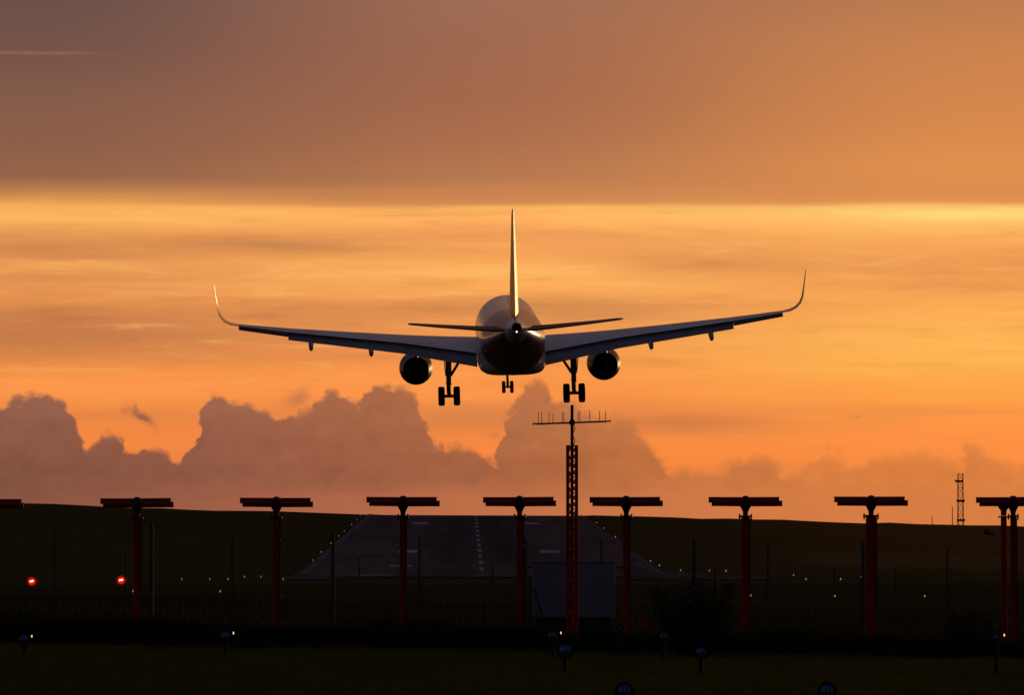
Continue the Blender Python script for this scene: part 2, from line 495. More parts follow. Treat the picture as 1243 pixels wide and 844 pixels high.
# ------------------------------------------------------------------ mesh helpers
class MB:
    def __init__(self):
        self.v, self.f, self.sm = [], [], []

    def add(self, vs_, fs_, smooth_=True):
        o = len(self.v)
        self.v += [tuple(p) for p in vs_]
        self.f += [tuple(i + o for i in f) for f in fs_]
        self.sm += [smooth_] * len(fs_)
        return self

    def loft(self, rings, cap0=True, cap1=True, smooth_=True):
        n = len(rings[0])
        vs_ = [p for r in rings for p in r]
        fs_ = []
        for i in range(len(rings) - 1):
            for j in range(n):
                a, b = i * n + j, i * n + (j + 1) % n
                fs_.append((a, b, b + n, a + n))
        if cap0:
            fs_.append(tuple(range(n - 1, -1, -1)))
        if cap1:
            fs_.append(tuple((len(rings) - 1) * n + j for j in range(n)))
        return self.add(vs_, fs_, smooth_)

    def tube(self, p0, p1, r0, r1=None, n=12, cap=True):
        r1 = r0 if r1 is None else r1
        p0, p1 = Vector(p0), Vector(p1)
        d = (p1 - p0).normalized()
        a = d.orthogonal().normalized()
        b = d.cross(a)
        ring = lambda p, r: [p + (a * math.cos(2 * math.pi * k / n) + b * math.sin(2 * math.pi * k / n)) * r for k in range(n)]
        return self.loft([ring(p0, r0), ring(p1, r1)], cap, cap)

    def box(self, c, s, rot=None, bevel=0.0):
        bm = bmesh.new()
        bmesh.ops.create_cube(bm, size=1.0)
        for v in bm.verts:
            v.co = Vector((v.co.x * s[0], v.co.y * s[1], v.co.z * s[2]))
        if bevel:
            bmesh.ops.bevel(bm, geom=list(bm.edges), offset=bevel, segments=2, affect='EDGES', profile=0.5)
        m = (rot.to_matrix() if isinstance(rot, Euler) else rot) if rot else Matrix.Identity(3)
        bm.verts.index_update()
        vs_ = [m @ v.co + Vector(c) for v in bm.verts]
        fs_ = [tuple(v.index for v in f.verts) for f in bm.faces]
        bm.free()
        return self.add(vs_, fs_, bool(bevel))

    def lathe(self, prof, origin=(0, 0, 0), axis='z', n=24, cap0=False, cap1=False):
        rings = []
        for h, r in prof:
            ring = []
            for k in range(n):
                a = 2 * math.pi * k / n
                c, s = r * math.cos(a), r * math.sin(a)
                p = {'z': (c, s, h), 'y': (c, h, s), 'x': (h, c, s)}[axis]
                ring.append(tuple(p[i] + origin[i] for i in range(3)))
            rings.append(ring)
        return self.loft(rings, cap0, cap1)

    def build(self, name, material, parent=None, sharp=35):
        me = bpy.data.meshes.new(name)
        me.from_pydata(self.v, [], self.f)
        me.polygons.foreach_set('use_smooth', self.sm)
        bm = bmesh.new()
        bm.from_mesh(me)
        bmesh.ops.recalc_face_normals(bm, faces=bm.faces)
        bm.to_mesh(me)
        bm.free()
        if any(self.sm):
            me.set_sharp_from_angle(angle=R(sharp))
        if isinstance(material, (list, tuple)):
            for m_ in material:
                me.materials.append(m_)
        else:
            me.materials.append(material)
        o = bpy.data.objects.new(name, me)
        COL.objects.link(o)
        if parent:
            o.parent = parent
        return o


def thing(name, label, cat, loc=(0, 0, 0), rot=(0, 0, 0), group=None):
    o = bpy.data.objects.new(name, None)
    o.empty_display_size = 0.2
    COL.objects.link(o)
    o.location = loc
    o.rotation_euler = rot
    return tag(o, label, cat, group)


def tag(o, label, cat, group=None, kind=None):
    o['label'] = label
    o['category'] = cat
    if group:
        o['group'] = group
    if kind:
        o['kind'] = kind
    return o


def structure(o, label, cat):
    o['kind'] = 'structure'
    o['label'] = label
    o['category'] = cat
    return o


def dup(root, loc, label=None, rotz=None):
    r = root.copy()
    COL.objects.link(r)
    r.location = loc
    if rotz is not None:
        r.rotation_euler = (0, 0, rotz)
    if label:
        r['label'] = label
    for ch in list(root.children):
        c = ch.copy()
        COL.objects.link(c)
        c.parent = r
        for g in list(ch.children):
            d = g.copy()
            COL.objects.link(d)
            d.parent = c
    return r


# ------------------------------------------------------------------ terrain
Y_START, Y_CREST = 593.0, 1053.0
SLOPE, OFF = 168.0 / FPX, 14.38
crest_u = np.array([-600, 0, 30, 100, 200, 300, 400, 440, 470, 700, 720, 800, 900, 1000, 1100, 1243, 1900], float)
crest_v = np.array([600, 611, 612, 614, 618, 621, 623.5, 625, 626, 627, 626, 628, 631, 633.5, 636, 640, 655], float)
CREST_Z = SLOPE * Y_CREST - OFF


def ground_z(X, Y):
    X = np.asarray(X, float)
    Y = np.asarray(Y, float)
    t = np.clip((Y - Y_START) / (Y_CREST - Y_START), 0, 1)
    u = 621.5 + X / Y_CREST * FPX
    zc = EYE + (690 - np.interp(u, crest_u, crest_v)) / FPX * Y_CREST
    ratio = 1 + (zc / CREST_Z - 1) * t
    z = np.maximum(0, SLOPE * np.minimum(Y, Y_CREST) - OFF) * ratio
    z = np.where(Y > Y_CREST, z * np.clip(1 - (Y - Y_CREST) / 900.0, 0, 1), z)
    near = np.clip((Y - 60) / 60, 0, 1) * np.clip((330 - Y) / 120, 0, 1)
    z = z - near * 0.024 * np.clip(X, -16, 16) - near * 0.16
    return z


def gz(x, y):
    return float(ground_z(x, y))


def grid_mesh(name, xs, ys, zfun, material, parent=None):
    XX, YY = np.meshgrid(xs, ys)
    ZZ = zfun(XX, YY)
    v = np.stack([XX, YY, ZZ], -1).reshape(-1, 3)
    nx, ny = len(xs), len(ys)
    f = [(j * nx + i, j * nx + i + 1, (j + 1) * nx + i + 1, (j + 1) * nx + i) for j in range(ny - 1) for i in range(nx - 1)]
    me = bpy.data.meshes.new(name)
    me.from_pydata(v.tolist(), [], f)
    me.polygons.foreach_set('use_smooth', [True] * len(f))
    me.materials.append(material)
    o = bpy.data.objects.new(name, me)
    COL.objects.link(o)
    if parent:
        o.parent = parent
    return o


def ground_mat():
    m = mat('grassland', (0.04, 0.045, 0.015), 1.0, spec=0.0)
    t = m.node_tree
    old = E.tree
    E.tree = t
    tc = t.nodes.new('ShaderNodeTexCoord')
    sp = t.nodes.new('ShaderNodeSeparateXYZ')
    t.links.new(tc.outputs['Object'], sp.inputs[0])
    x, y, z = (E(o) for o in sp.outputs)
    big = noise(x, y, 60, 120, 4, 0.6, 1.0)
    mid = noise(x, y, 7, 18, 5, 0.6, 2.0)
    fine = noise(x, y, 0.5, 1.2, 4, 0.65, 3.0)
    c = mixc((big * 0.5 + 0.5).clamp(), (0.060, 0.058, 0.014), (0.090, 0.074, 0.019))
    c = mixc((mid * 0.5 + 0.35).clamp(), c, (0.080, 0.062, 0.018))
    # mown strip of pale dry grass beside the runway
    strip = smooth(y + big * 14.0, 640, 668) * smooth(y + mid * 8.0, 760, 700)
    c = mixc(strip * smooth(x, 30, 44) * 0.8, c, (0.16, 0.11, 0.04))
    # grass colour darker on the near flat
    c = mixc(smooth(y + big * 25.0, 600, 420) * 0.6, c, (0.034, 0.030, 0.006))
    # grazing sunset glow painted into the right-hand hill's dry grass colour
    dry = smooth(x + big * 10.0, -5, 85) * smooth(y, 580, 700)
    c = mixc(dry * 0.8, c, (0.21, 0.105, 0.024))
    c = scalec(c, 1.0 + fine * 0.25 + mid * 0.18)
    b = t.nodes['Principled BSDF']
    t.links.new(c, b.inputs['Base Color'])
    bp = t.nodes.new('ShaderNodeBump')
    bp.inputs['Strength'].default_value = 0.5
    bp.inputs['Distance'].default_value = 0.15
    t.links.new((fine + mid * 2.0).s, bp.inputs['Height'])
    t.links.new(bp.outputs[0], b.inputs['Normal'])
    E.tree = old
    return m


xs = np.concatenate([np.linspace(-4000, -220, 12), np.linspace(-200, -30, 35), np.linspace(-28, 28, 57), np.linspace(30, 200, 35), np.linspace(220, 4000, 12)])
ys = np.concatenate([np.linspace(-3000, 10, 8), np.linspace(20, 200, 61), np.linspace(210, 590, 39), np.linspace(593, 1053, 93), np.linspace(1060, 1960, 46), np.linspace(2200, 9000, 12)])
brng = np.random.default_rng(3)


def bumpy(X, Y):
    z = ground_z(X, Y)
    k = np.clip((Y - 640) / 200, 0, 1) * np.clip((2000 - Y) / 300, 0, 1)
    n = 0.16 * np.sin(X * 0.21 + 1.3 * np.sin(Y * 0.02)) * np.sin(X * 0.067 + Y * 0.013) + 0.10 * np.sin(X * 0.53 + 2.0) * np.sin(X * 0.11)
    edge = np.clip((np.abs(X + 7 - 0.0) - 26) / 10, 0, 1)
    return z + n * k * edge


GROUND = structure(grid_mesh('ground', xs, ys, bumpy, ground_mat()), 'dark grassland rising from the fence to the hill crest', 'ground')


# runway: photograph-measured outline laid on the inclined plane
def RY(v):
    return OFF * FPX / 1.0 / (v - 522.0) * (1.0) * (109200.0 / (OFF * FPX))


def on_slope(u, v):
    Y = 109200.0 / (v - 522.0) if v < 704.5 else 598.0
    return ((u - 621.5) / FPX * Y, Y)


VPU = 565.5


def edge_left(v): return VPU - (v - 522) * 1.130
def edge_right(v): return VPU + (v - 522) * 1.345


def runway_mat():
    m = mat('runway_asphalt', (0.05, 0.045, 0.055), 1.0, spec=0.0)
    t = m.node_tree
    old = E.tree
    E.tree = t
    tc = t.nodes.new('ShaderNodeTexCoord')
    sp = t.nodes.new('ShaderNodeSeparateXYZ')
    t.links.new(tc.outputs['Object'], sp.inputs[0])
    x, y, z = (E(o) for o in sp.outputs)
    cx = x - (-3.7 - (y - 650.0) * 0.0080)
    n = noise(x, y, 3, 60, 5, 0.6, 1.0)
    n2 = noise(x, y, 14, 26, 4, 0.6, 5.0)
    c = mixc((n * 0.4 + 0.5).clamp(), (0.160, 0.122, 0.128), (0.098, 0.075, 0.080))
    patch_ = noise(x, y, 9, 40, 2, 0.4, 21.0)
    c = mixc((smooth(patch_, 0.15, 0.22) * 0.35).clamp(), c, (0.06, 0.045, 0.044))
    lane = noise(x, y, 0.8, 400, 3, 0.6, 31.0)
    c = scalec(c, 1.0 + lane * 0.22)
    # tyre rubber worn into the landing lanes either side of the centre line
    a = (cx - 3.6) / 3.2
    b2 = (cx + 3.6) / 3.2
    rub = ((0.0 - a * a).exp() + (0.0 - b2 * b2).exp() * 0.8) * (0.62 + n * 0.2)
    c = mixc((rub * smooth(y, 600, 720)).clamp(), c, (0.046, 0.034, 0.034))
    c = scalec(c, 1.0 + n2 * 0.16)
    t.links.new(c, t.nodes['Principled BSDF'].inputs['Base Color'])
    E.tree = old
    return m


def strip_mesh(name, lfun, rfun, v0, v1, n, lift, material, parent=None, cols=9):
    vs_, fs_ = [], []
    for i in range(n + 1):
        # even in distance
        Y0, Y1 = on_slope(0, v0)[1], on_slope(0, v1)[1]
        Y = Y0 + (Y1 - Y0) * i / n
        v = 522 + 109200.0 / Y
        xl = (lfun(v) - 621.5) / FPX * Y
        xr = (rfun(v) - 621.5) / FPX * Y
        for k in range(cols):
            X = xl + (xr - xl) * k / (cols - 1)
            vs_.append((X, Y, gz(X, Y) + lift))
    for i in range(n):
        for k in range(cols - 1):
            a = i * cols + k
            fs_.append((a, a + 1, a + cols + 1, a + cols))
    return MB().add(vs_, fs_, True).build(name, material, parent, 80)


RMAT = runway_mat()
RUNWAY = structure(strip_mesh('runway', edge_left, edge_right, 702, 625.4, 60, 0.12, RMAT, cols=15), 'grey asphalt runway climbing to the crest of the hill', 'runway')
PALE = mat('pale_concrete', (0.16, 0.125, 0.14), 1.0, spec=0.0, var=0.2, vscale=0.3)
strip_mesh('shoulder', lambda v: edge_left(v) - (v - 522) * 0.012, lambda v: edge_left(v) + (v - 522) * 0.050, 700, 625.4, 50, 0.17, PALE, RUNWAY, 3)
strip_mesh('shoulder', lambda v: edge_right(v) - (v - 522) * 0.022, lambda v: edge_right(v) + (v - 522) * 0.012, 700, 625.4, 50, 0.17, PALE, RUNWAY, 3)
# turning areas at the runway's near end (flare left and right)
PAD = mat('taxiway_concrete', (0.115, 0.085, 0.09), 1.0, spec=0.0, var=0.25, vscale=0.12)


def pad(outline, name, label):
    pts = [on_slope(u, v) for u, v in outline]
    n = len(pts)
    bm = bmesh.new()
    vv = [bm.verts.new((x, y, 0)) for x, y in pts]
    bm.faces.new(vv)
    bmesh.ops.triangulate(bm, faces=bm.faces[:])
    bmesh.ops.subdivide_edges(bm, edges=bm.edges[:], cuts=7, use_grid_fill=True)
    for v in bm.verts:
        v.co.z = gz(v.co.x, v.co.y) + 0.08
    me = bpy.data.meshes.new(name)
    bm.to_mesh(me)
    bm.free()
    me.materials.append(PAD)
    o = bpy.data.objects.new(name, me)
    COL.objects.link(o)
    return structure(o, label, 'taxiway')


pad([(392, 676), (404, 663), (410, 690), (420, 704.4), (343, 704.4), (352, 701), (370, 693)], 'taxiway', 'pale paved flare at the runway end, left side')
pad([(762, 668), (778, 683), (789, 689), (809, 694.6), (836, 697.6), (905, 701), (945, 703.6), (945, 704.4), (760, 704.4)], 'taxiway', 'pale paved flare at the runway end, right side')

# markings (each bar a piece of the runway)
for v in (628.2, 632, 636.5, 641, 646, 651.5, 657, 663.5, 670.2, 677.5, 685, 693):
    Y = 109200.0 / (v - 522)
    uc = VPU + (v - 522) * 0.112
    va, vb = 522 + 109200.0 / (Y + 9), 522 + 109200.0 / (Y - 9)
    strip_mesh('centre_line_dash', lambda q, c=0.112: VPU + (q - 522) * (c - 0.015), lambda q, c=0.112: VPU + (q - 522) * (c + 0.015), min(vb, 700), va, 2, 0.16, M['paint'], RUNWAY, 2)
for (ua, ub, v, dy) in ((500, 520, 636.4, 11), (638, 655, 636.4, 11), (484, 507, 671.3, 9), (655, 679, 671.3, 9), (473, 500, 689, 4), (432, 478, 700.5, 1.5)):
    Y = 109200.0 / (v - 522)
    ka, kb = (ua - VPU) / (v - 522), (ub - VPU) / (v - 522)
    strip_mesh('landing_zone_bar', lambda q, k=ka: VPU + (q - 522) * k, lambda q, k=kb: VPU + (q - 522) * k, min(702, 522 + 109200.0 / (Y - dy)), 522 + 109200.0 / (Y + dy), 3, 0.16, M['paint'], RUNWAY, 2)

# ------------------------------------------------------------------ the airliner
air = thing('airliner', 'twin engine white airliner with wheels down landing over the runway', 'airliner', P(619.4, 408.0, 345.0), (R(4.9), R(-1.48), 0.018))


def fus_rings(st, n=40, p=2.0):
    rings = []
    for y, zc, rx, rz in st:
        ring = []
        for k in range(n):
            a = 2 * math.pi * k / n
            c, s = math.cos(a), math.sin(a)
            e = 2.0 / p
            ring.append((rx * math.copysign(abs(c) ** e, c), y, zc + rz * math.copysign(abs(s) ** e, s)))
        rings.append(ring)
    return rings


st = [(17.7, -0.45, 0.06, 0.06), (17.5, -0.44, 0.34, 0.34), (17.1, -0.40, 0.68, 0.68), (16.5, -0.34, 1.0, 1.02), (15.6, -0.24, 1.35, 1.4), (14.5, -0.11, 1.68, 1.75),
      (13.2, -0.02, 1.9, 1.98), (11.8, 0, 1.97, 2.06), (9, 0, 1.975, 2.07), (4, 0, 1.975, 2.07), (0, 0, 1.975, 2.07), (-4, 0, 1.975, 2.07), (-6.5, 0, 1.975, 2.07),
      (-7.8, 0.03, 1.95, 2.03), (-9, 0.08, 1.89, 1.96), (-10.5, 0.18, 1.76, 1.84), (-12, 0.33, 1.57, 1.66), (-13.5, 0.51, 1.34, 1.44), (-15, 0.72, 1.09, 1.2), (-16.5, 0.94, 0.83, 0.93),
      (-17.8, 1.12, 0.60, 0.68), (-18.8, 1.25, 0.45, 0.49), (-19.5, 1.32, 0.35, 0.37), (-19.86, 1.35, 0.30, 0.31)]
fus = MB().loft(fus_rings(st)).build('fuselage', M['fus'], air, 50)
MB().loft(fus_rings([(-19.80, 1.35, 0.265, 0.275), (-19.885, 1.35, 0.265, 0.275)], 20)).build('exhaust_port', M['soot'], fus)
bf = [(7.6, -0.9, 1.2, 0.85), (6.6, -0.95, 1.75, 1.0), (5.0, -1.0, 2.0, 1.06), (2, -1.0, 2.05, 1.10), (-2, -1.0, 2.05, 1.10), (-4.2, -1.0, 2.02, 1.10), (-5.8, -0.98, 1.94, 1.10), (-7.2, -0.92, 1.8, 1.10), (-8.6, -0.75, 1.5, 1.06), (-9.6, -0.6, 1.1, 0.95)]
MB().loft(fus_rings(bf, 56, 4.6)).build('belly_fairing', M['white'], fus, 50)
for y in (3.5, -5.4):
    b = MB()
    h = 0.42 if y > 0 else 0.2
    b.loft([[(-0.02, y + 0.2, 2.02), (0.02, y + 0.2, 2.02), (0.02, y - 0.2, 2.02), (-0.02, y - 0.2, 2.02)],
            [(-0.008, y - 0.02, 2.05 + h), (0.008, y - 0.02, 2.05 + h), (0.008, y - 0.24, 2.05 + h), (-0.008, y - 0.24, 2.05 + h)]], smooth_=False)
    b.build('antenna', M['white'], fus)
MB().lathe([(-0.05, 0.0), (-0.04, 0.028), (0.0, 0.036), (0.06, 0.03)], (0.0, -19.9, 1.13), 'y', 12).build('tail_light', M['white_lamp'], fus)

AF = [(0.0, 0.0), (0.012, 0.18), (0.04, 0.30), (0.10, 0.42), (0.2, 0.49), (0.33, 0.5), (0.48, 0.44), (0.64, 0.32), (0.8, 0.18), (0.92, 0.07), (1.0, 0.006)]


def foil(le, chord, thick, inc=0.0, n=(0, 0, 1), camber=0.012):
    """closed aerofoil loop; le is the leading edge, chord runs to -y, n is the thickness direction"""
    n = Vector(n)
    up, dn = [], []
    for s, t_ in AF:
        cb = camber * chord * 4 * s * (1 - s)
        drop = -math.tan(inc) * s * chord
        base = Vector(le) + Vector((0, -s * chord, 0)) + n * (drop + cb)
        up.append(base + n * (t_ * thick * chord))
        dn.append(base - n * (t_ * thick * chord * (0.85 if t_ > 0.01 else 1)))
    return up + dn[::-1][0:-1]


def interp(tab, x):
    xs_ = [a for a, _ in tab]
    return float(np.interp(x, xs_, [b for _, b in tab]))


LEY = [(0, 6.3), (2, 5.4), (6.4, 3.0), (13.4, -0.6), (16.4, -2.1)]
TEY = [(0, -1.0), (2, -1.0), (6.4, -1.1), (13.4, -2.95), (16.4, -3.65)]
TEZ = [(0, -1.2), (2, -0.96), (6.4, -0.24), (13.4, 0.70), (16.4, 1.16)]
INC = [(0, R(3.2)), (2, R(3.0)), (6.4, R(1.8)), (13.4, R(0.4)), (16.4, R(-0.5))]
THK = [(0, 0.15), (2, 0.145), (6.4, 0.118), (13.4, 0.108), (16.4, 0.10)]


def mir(pts, s):
    return [(p[0] * s, p[1], p[2]) for p in pts]


for s in (-1, 1):
    rings = []
    for x in (0.6, 2, 3.5, 5, 6.4, 8.5, 11, 13.4, 15, 16.4):
        le, te, tz, inc = interp(LEY, x), interp(TEY, x), interp(TEZ, x), interp(INC, x)
        ch = le - te
        rings.append(mir(foil((x, le, tz + math.tan(inc) * ch), ch, interp(THK, x), inc), s))
    wl = [rings[-1]]
    for x, z, le, ch, cant in ((16.85, 1.27, -2.42, 1.42, 18), (17.18, 1.45, -2.75, 1.28, 38), (17.42, 1.72, -3.05, 1.14, 58), (17.56, 2.08, -3.32, 1.03, 75), (17.64, 2.7, -3.68, 0.85, 83), (17.72, 3.50, -4.15, 0.56, 85), (17.75, 3.78, -4.36, 0.36, 85)):
        c = R(cant)
        wl.append(mir(foil((x, le, z), ch, 0.125, 0, (-math.sin(c), 0, math.cos(c)), 0.0), s))
    wing = MB().loft(rings, True, False).build('wing', M['wing'], air, 40)
    MB().loft(wl, False, True).build('winglet', M['winglet'], wing, 60)

    def panel(name, x0, x1, ch0, ch1, defl, gap, drop, material, thick=0.13):
        rr_ = []
        for k in range(5):
            x = x0 + (x1 - x0) * k / 4
            ch = ch0 + (ch1 - ch0) * k / 4
            le = (x, interp(TEY, x) + gap, interp(TEZ, x) - drop)
            pts = foil((0, 0, 0), ch, thick, 0, (0, 0, 1), 0.01)
            m3 = Matrix.Rotation(defl, 3, 'X')
            rr_.append(mir([Vector(le) + m3 @ p for p in pts], s))
        return MB().loft(rr_).build(name, material, wing, 40)
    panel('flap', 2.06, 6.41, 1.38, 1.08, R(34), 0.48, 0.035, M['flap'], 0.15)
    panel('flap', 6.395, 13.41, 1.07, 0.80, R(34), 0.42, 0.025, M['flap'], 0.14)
    panel('aileron', 13.405, 16.35, 0.72, 0.55, R(20), 0.16, 0.03, M['dark'], 0.16)  # dark material stands in for shade on the drooped underside
    for fx, dz in ((8.45, 0), (12.05, 0)):
        te, tz = interp(TEY, fx), interp(TEZ, fx)
        rr_ = []
        L = 3.2 if fx < 8 else 2.6
        for q, w, hh in ((0, 0.03, 0.04), (0.15, 0.12, 0.15), (0.4, 0.17, 0.24), (0.7, 0.16, 0.25), (0.9, 0.14, 0.23), (0.97, 0.11, 0.17), (1.0, 0.05, 0.08)):
            yy = te + 1.5 - q * L
            zz = tz - 0.20 - 0.52 * q - 0.10 * q * q
            rr_.append([((fx + w * math.cos(a)) * s, yy, zz + hh * math.sin(a)) for a in [2 * math.pi * k / 12 for k in range(12)]])
        MB().loft(rr_).build('flap_track_fairing', M['flap'], wing)

    # engine
    ex, ez = 5.77 * s, -2.0
    nac = MB()
    prof = [(3.4, 0.72), (5.35, 0.82), (5.62, 0.88), (5.68, 0.915), (5.6, 0.955), (5.2, 1.0), (4.3, 1.03), (3.4, 1.02), (2.6, 0.95), (1.9, 0.845), (1.55, 0.785), (1.53, 0.76), (1.9, 0.75), (3.0, 0.74), (3.4, 0.72)]
    nac.lathe(prof, (ex, 0, ez), 'y', 40)
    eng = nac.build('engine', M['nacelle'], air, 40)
    MB().lathe([(3.3, 0.70), (3.3, 0.5), (2.4, 0.56), (1.6, 0.52), (0.95, 0.41), (0.93, 0.38), (1.5, 0.38), (1.6, 0.3)], (ex, 0, ez), 'y', 32).build('exhaust_nozzle', M['soot'], eng)
    MB().lathe([(1.7, 0.30), (1.2, 0.27), (0.7, 0.17), (0.35, 0.05), (0.3, 0.0)], (ex, 0, ez), 'y', 20).build('exhaust_cone', M['soot'], eng)
    MB().lathe([(5.0, 0.0), (4.7, 0.2), (4.5, 0.3), (4.45, 0.8)], (ex, 0, ez), 'y', 32).build('fan', M['dark'], eng)
    py = MB()
    py.loft([[(ex - 0.05, 4.6, ez + 0.9), (ex + 0.05, 4.6, ez + 0.9), (ex + 0.05, 4.5, ez + 1.05), (ex - 0.05, 4.5, ez + 1.05)],
             [(ex - 0.17, 3.0, ez + 0.85), (ex + 0.17, 3.0, ez + 0.85), (ex + 0.17, 3.0, ez + 1.65), (ex - 0.17, 3.0, ez + 1.65)],
             [(ex - 0.17, 1.5, ez + 0.7), (ex + 0.17, 1.5, ez + 0.7), (ex + 0.17, 1.5, ez + 1.6), (ex - 0.17, 1.5, ez + 1.6)],
             [(ex - 0.03, -0.4, ez + 1.0), (ex + 0.03, -0.4, ez + 1.0), (ex + 0.03, -0.4, ez + 1.5), (ex - 0.03, -0.4, ez + 1.5)]], smooth_=False)
    py.build('pylon', M['white'], eng)

    # tailplane
    rings = []
    for x, le, te, z in ((0.35, -13.0, -16.9, 1.00), (2.2, -14.1, -17.2, 1.16), (4.4, -15.4, -17.6, 1.39), (6.0, -16.35, -17.9, 1.58), (6.22, -16.75, -17.92, 1.61)):
        rings.append(mir(foil((x, le, z), le - te, 0.095 if x < 6.1 else 0.05, R(-1.0), (0, 0, 1), -0.008), s))
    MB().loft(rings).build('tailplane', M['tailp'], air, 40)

    # main gear
    gx = 3.80 * s
    g = MB()
    g.tube((gx, 0, -0.75), (gx, 0, -2.35), 0.21, 0.18, 14)
    g.tube((gx, 0, -2.35), (gx, 0, -3.5), 0.115, 0.115, 12)
    g.tube((gx + 0.10, -0.14, -1.0), (gx + 0.12, -0.12, -2.9), 0.03, 0.03, 6)
    g.box((gx - 0.1, -0.1, -2.75), (0.14, 0.12, 0.2), bevel=0.03)
    g.tube((gx - 0.36, 0, -3.57), (gx + 0.36, 0, -3.57), 0.10, 0.10, 12)
    g.box((gx, 0, -3.5), (0.26, 0.24, 0.26), bevel=0.05)
    g.box((gx + 0.13 * s, -0.02, -2.25), (0.16, 0.2, 0.22), bevel=0.04)
    g.tube((gx + 0.05, -0.12, -2.45), (gx + 0.02, -0.38, -2.95), 0.05, 0.04, 8)
    g.tube((gx + 0.02, -0.38, -2.95), (gx + 0.03, -0.10, -3.45), 0.04, 0.05, 8)
    g.tube((gx - 0.14, -0.1, -2.2), (gx - 0.12, -0.08, -3.4), 0.025, 0.025, 6)
    gear = g.build('main_landing_gear', M['gear'], air)
    b = MB()
    b.tube((gx - 0.12 * s, 0.0, -2.33), (gx - 0.62 * s, 0.0, -1.55), 0.09, 0.085, 10)
    b.tube((gx - 0.62 * s, 0.0, -1.55), (gx - 1.05 * s, 0.0, -0.95), 0.075, 0.075, 10)
    b.build('side_brace', M['gear'], gear)
    MB().box((gx + 0.25 * s, 0.05, -1.5), (0.05, 0.95, 1.35), Euler((0, R(4 * s), 0)), 0.015).build('gear_door', M['white'], gear)
    for q in (-1, 1):
        c = (gx + q * 0.465, 0, -3.57)
        MB().lathe([(-0.12, 0.22), (-0.19, 0.33), (-0.2, 0.45), (-0.185, 0.54), (-0.13, 0.582), (0, 0.59), (0.13, 0.582), (0.185, 0.54), (0.2, 0.45), (0.19, 0.33), (0.12, 0.22)], c, 'x', 32, True, True).build('tyre', M['tyre'], gear)

# fin
rings = []
for z, le, te, th in ((1.35, -9.4, -17.0, 0.075), (1.9, -10.2, -17.05, 0.082), (4.0, -12.35, -17.55, 0.085), (6.0, -14.35, -17.95, 0.085), (7.8, -16.1, -18.3, 0.085), (8.1, -16.6, -18.36, 0.06)):
    rings.append(foil((0, le, z), le - te, th, 0, (1, 0, 0), 0.0))
MB().loft(rings).build('fin', M['fin'], air, 40)

# nose gear
ny = 12.64
g = MB()
g.tube((0, ny, -1.8), (0, ny, -2.75), 0.17, 0.14, 12)
g.tube((0, ny, -2.75), (0, ny, -3.74), 0.085, 0.085, 10)
g.tube((-0.2, ny, -3.79), (0.2, ny, -3.79), 0.06, 0.06, 10)
g.box((0, ny, -3.72), (0.16, 0.16, 0.18), bevel=0.03)
g.tube((0, ny - 0.1, -2.85), (0, ny - 0.32, -3.2), 0.03, 0.03, 8)
g.tube((0, ny - 0.32, -3.2), (0, ny - 0.08, -3.68), 0.03, 0.03, 8)
g.tube((0, ny + 0.05, -2.7), (0, ny + 1.1, -1.95), 0.05, 0.05, 8)
ng = g.build('nose_landing_gear', M['gear'], air)
for q in (-1, 1):
    MB().lathe([(-0.08, 0.15), (-0.11, 0.24), (-0.112, 0.31), (-0.09, 0.37), (-0.04, 0.388), (0.04, 0.388), (0.09, 0.37), (0.112, 0.31), (0.11, 0.24), (0.08, 0.15)], (q * 0.255, ny, -3.79), 'x', 28, True, True).build('tyre', M['tyre'], ng)
    MB().box((q * 0.30, ny + 0.1, -2.27), (0.03, 1.0, 0.55), Euler((0, R(-8 * q), 0)), 0.008).build('gear_door', M['white'], ng)
    MB().lathe([(-0.02, 0.0), (0.0, 0.05), (0.08, 0.05)], (q * 0.16, ny + 0.1, -2.6), 'y', 12, False, True).build('taxi_light', M['steel'], ng)

# ------------------------------------------------------------------ localiser antenna row
ARR_Y = 115.0
GA = 'red aerial masts of the localiser row'
S = ARR_Y / FPX


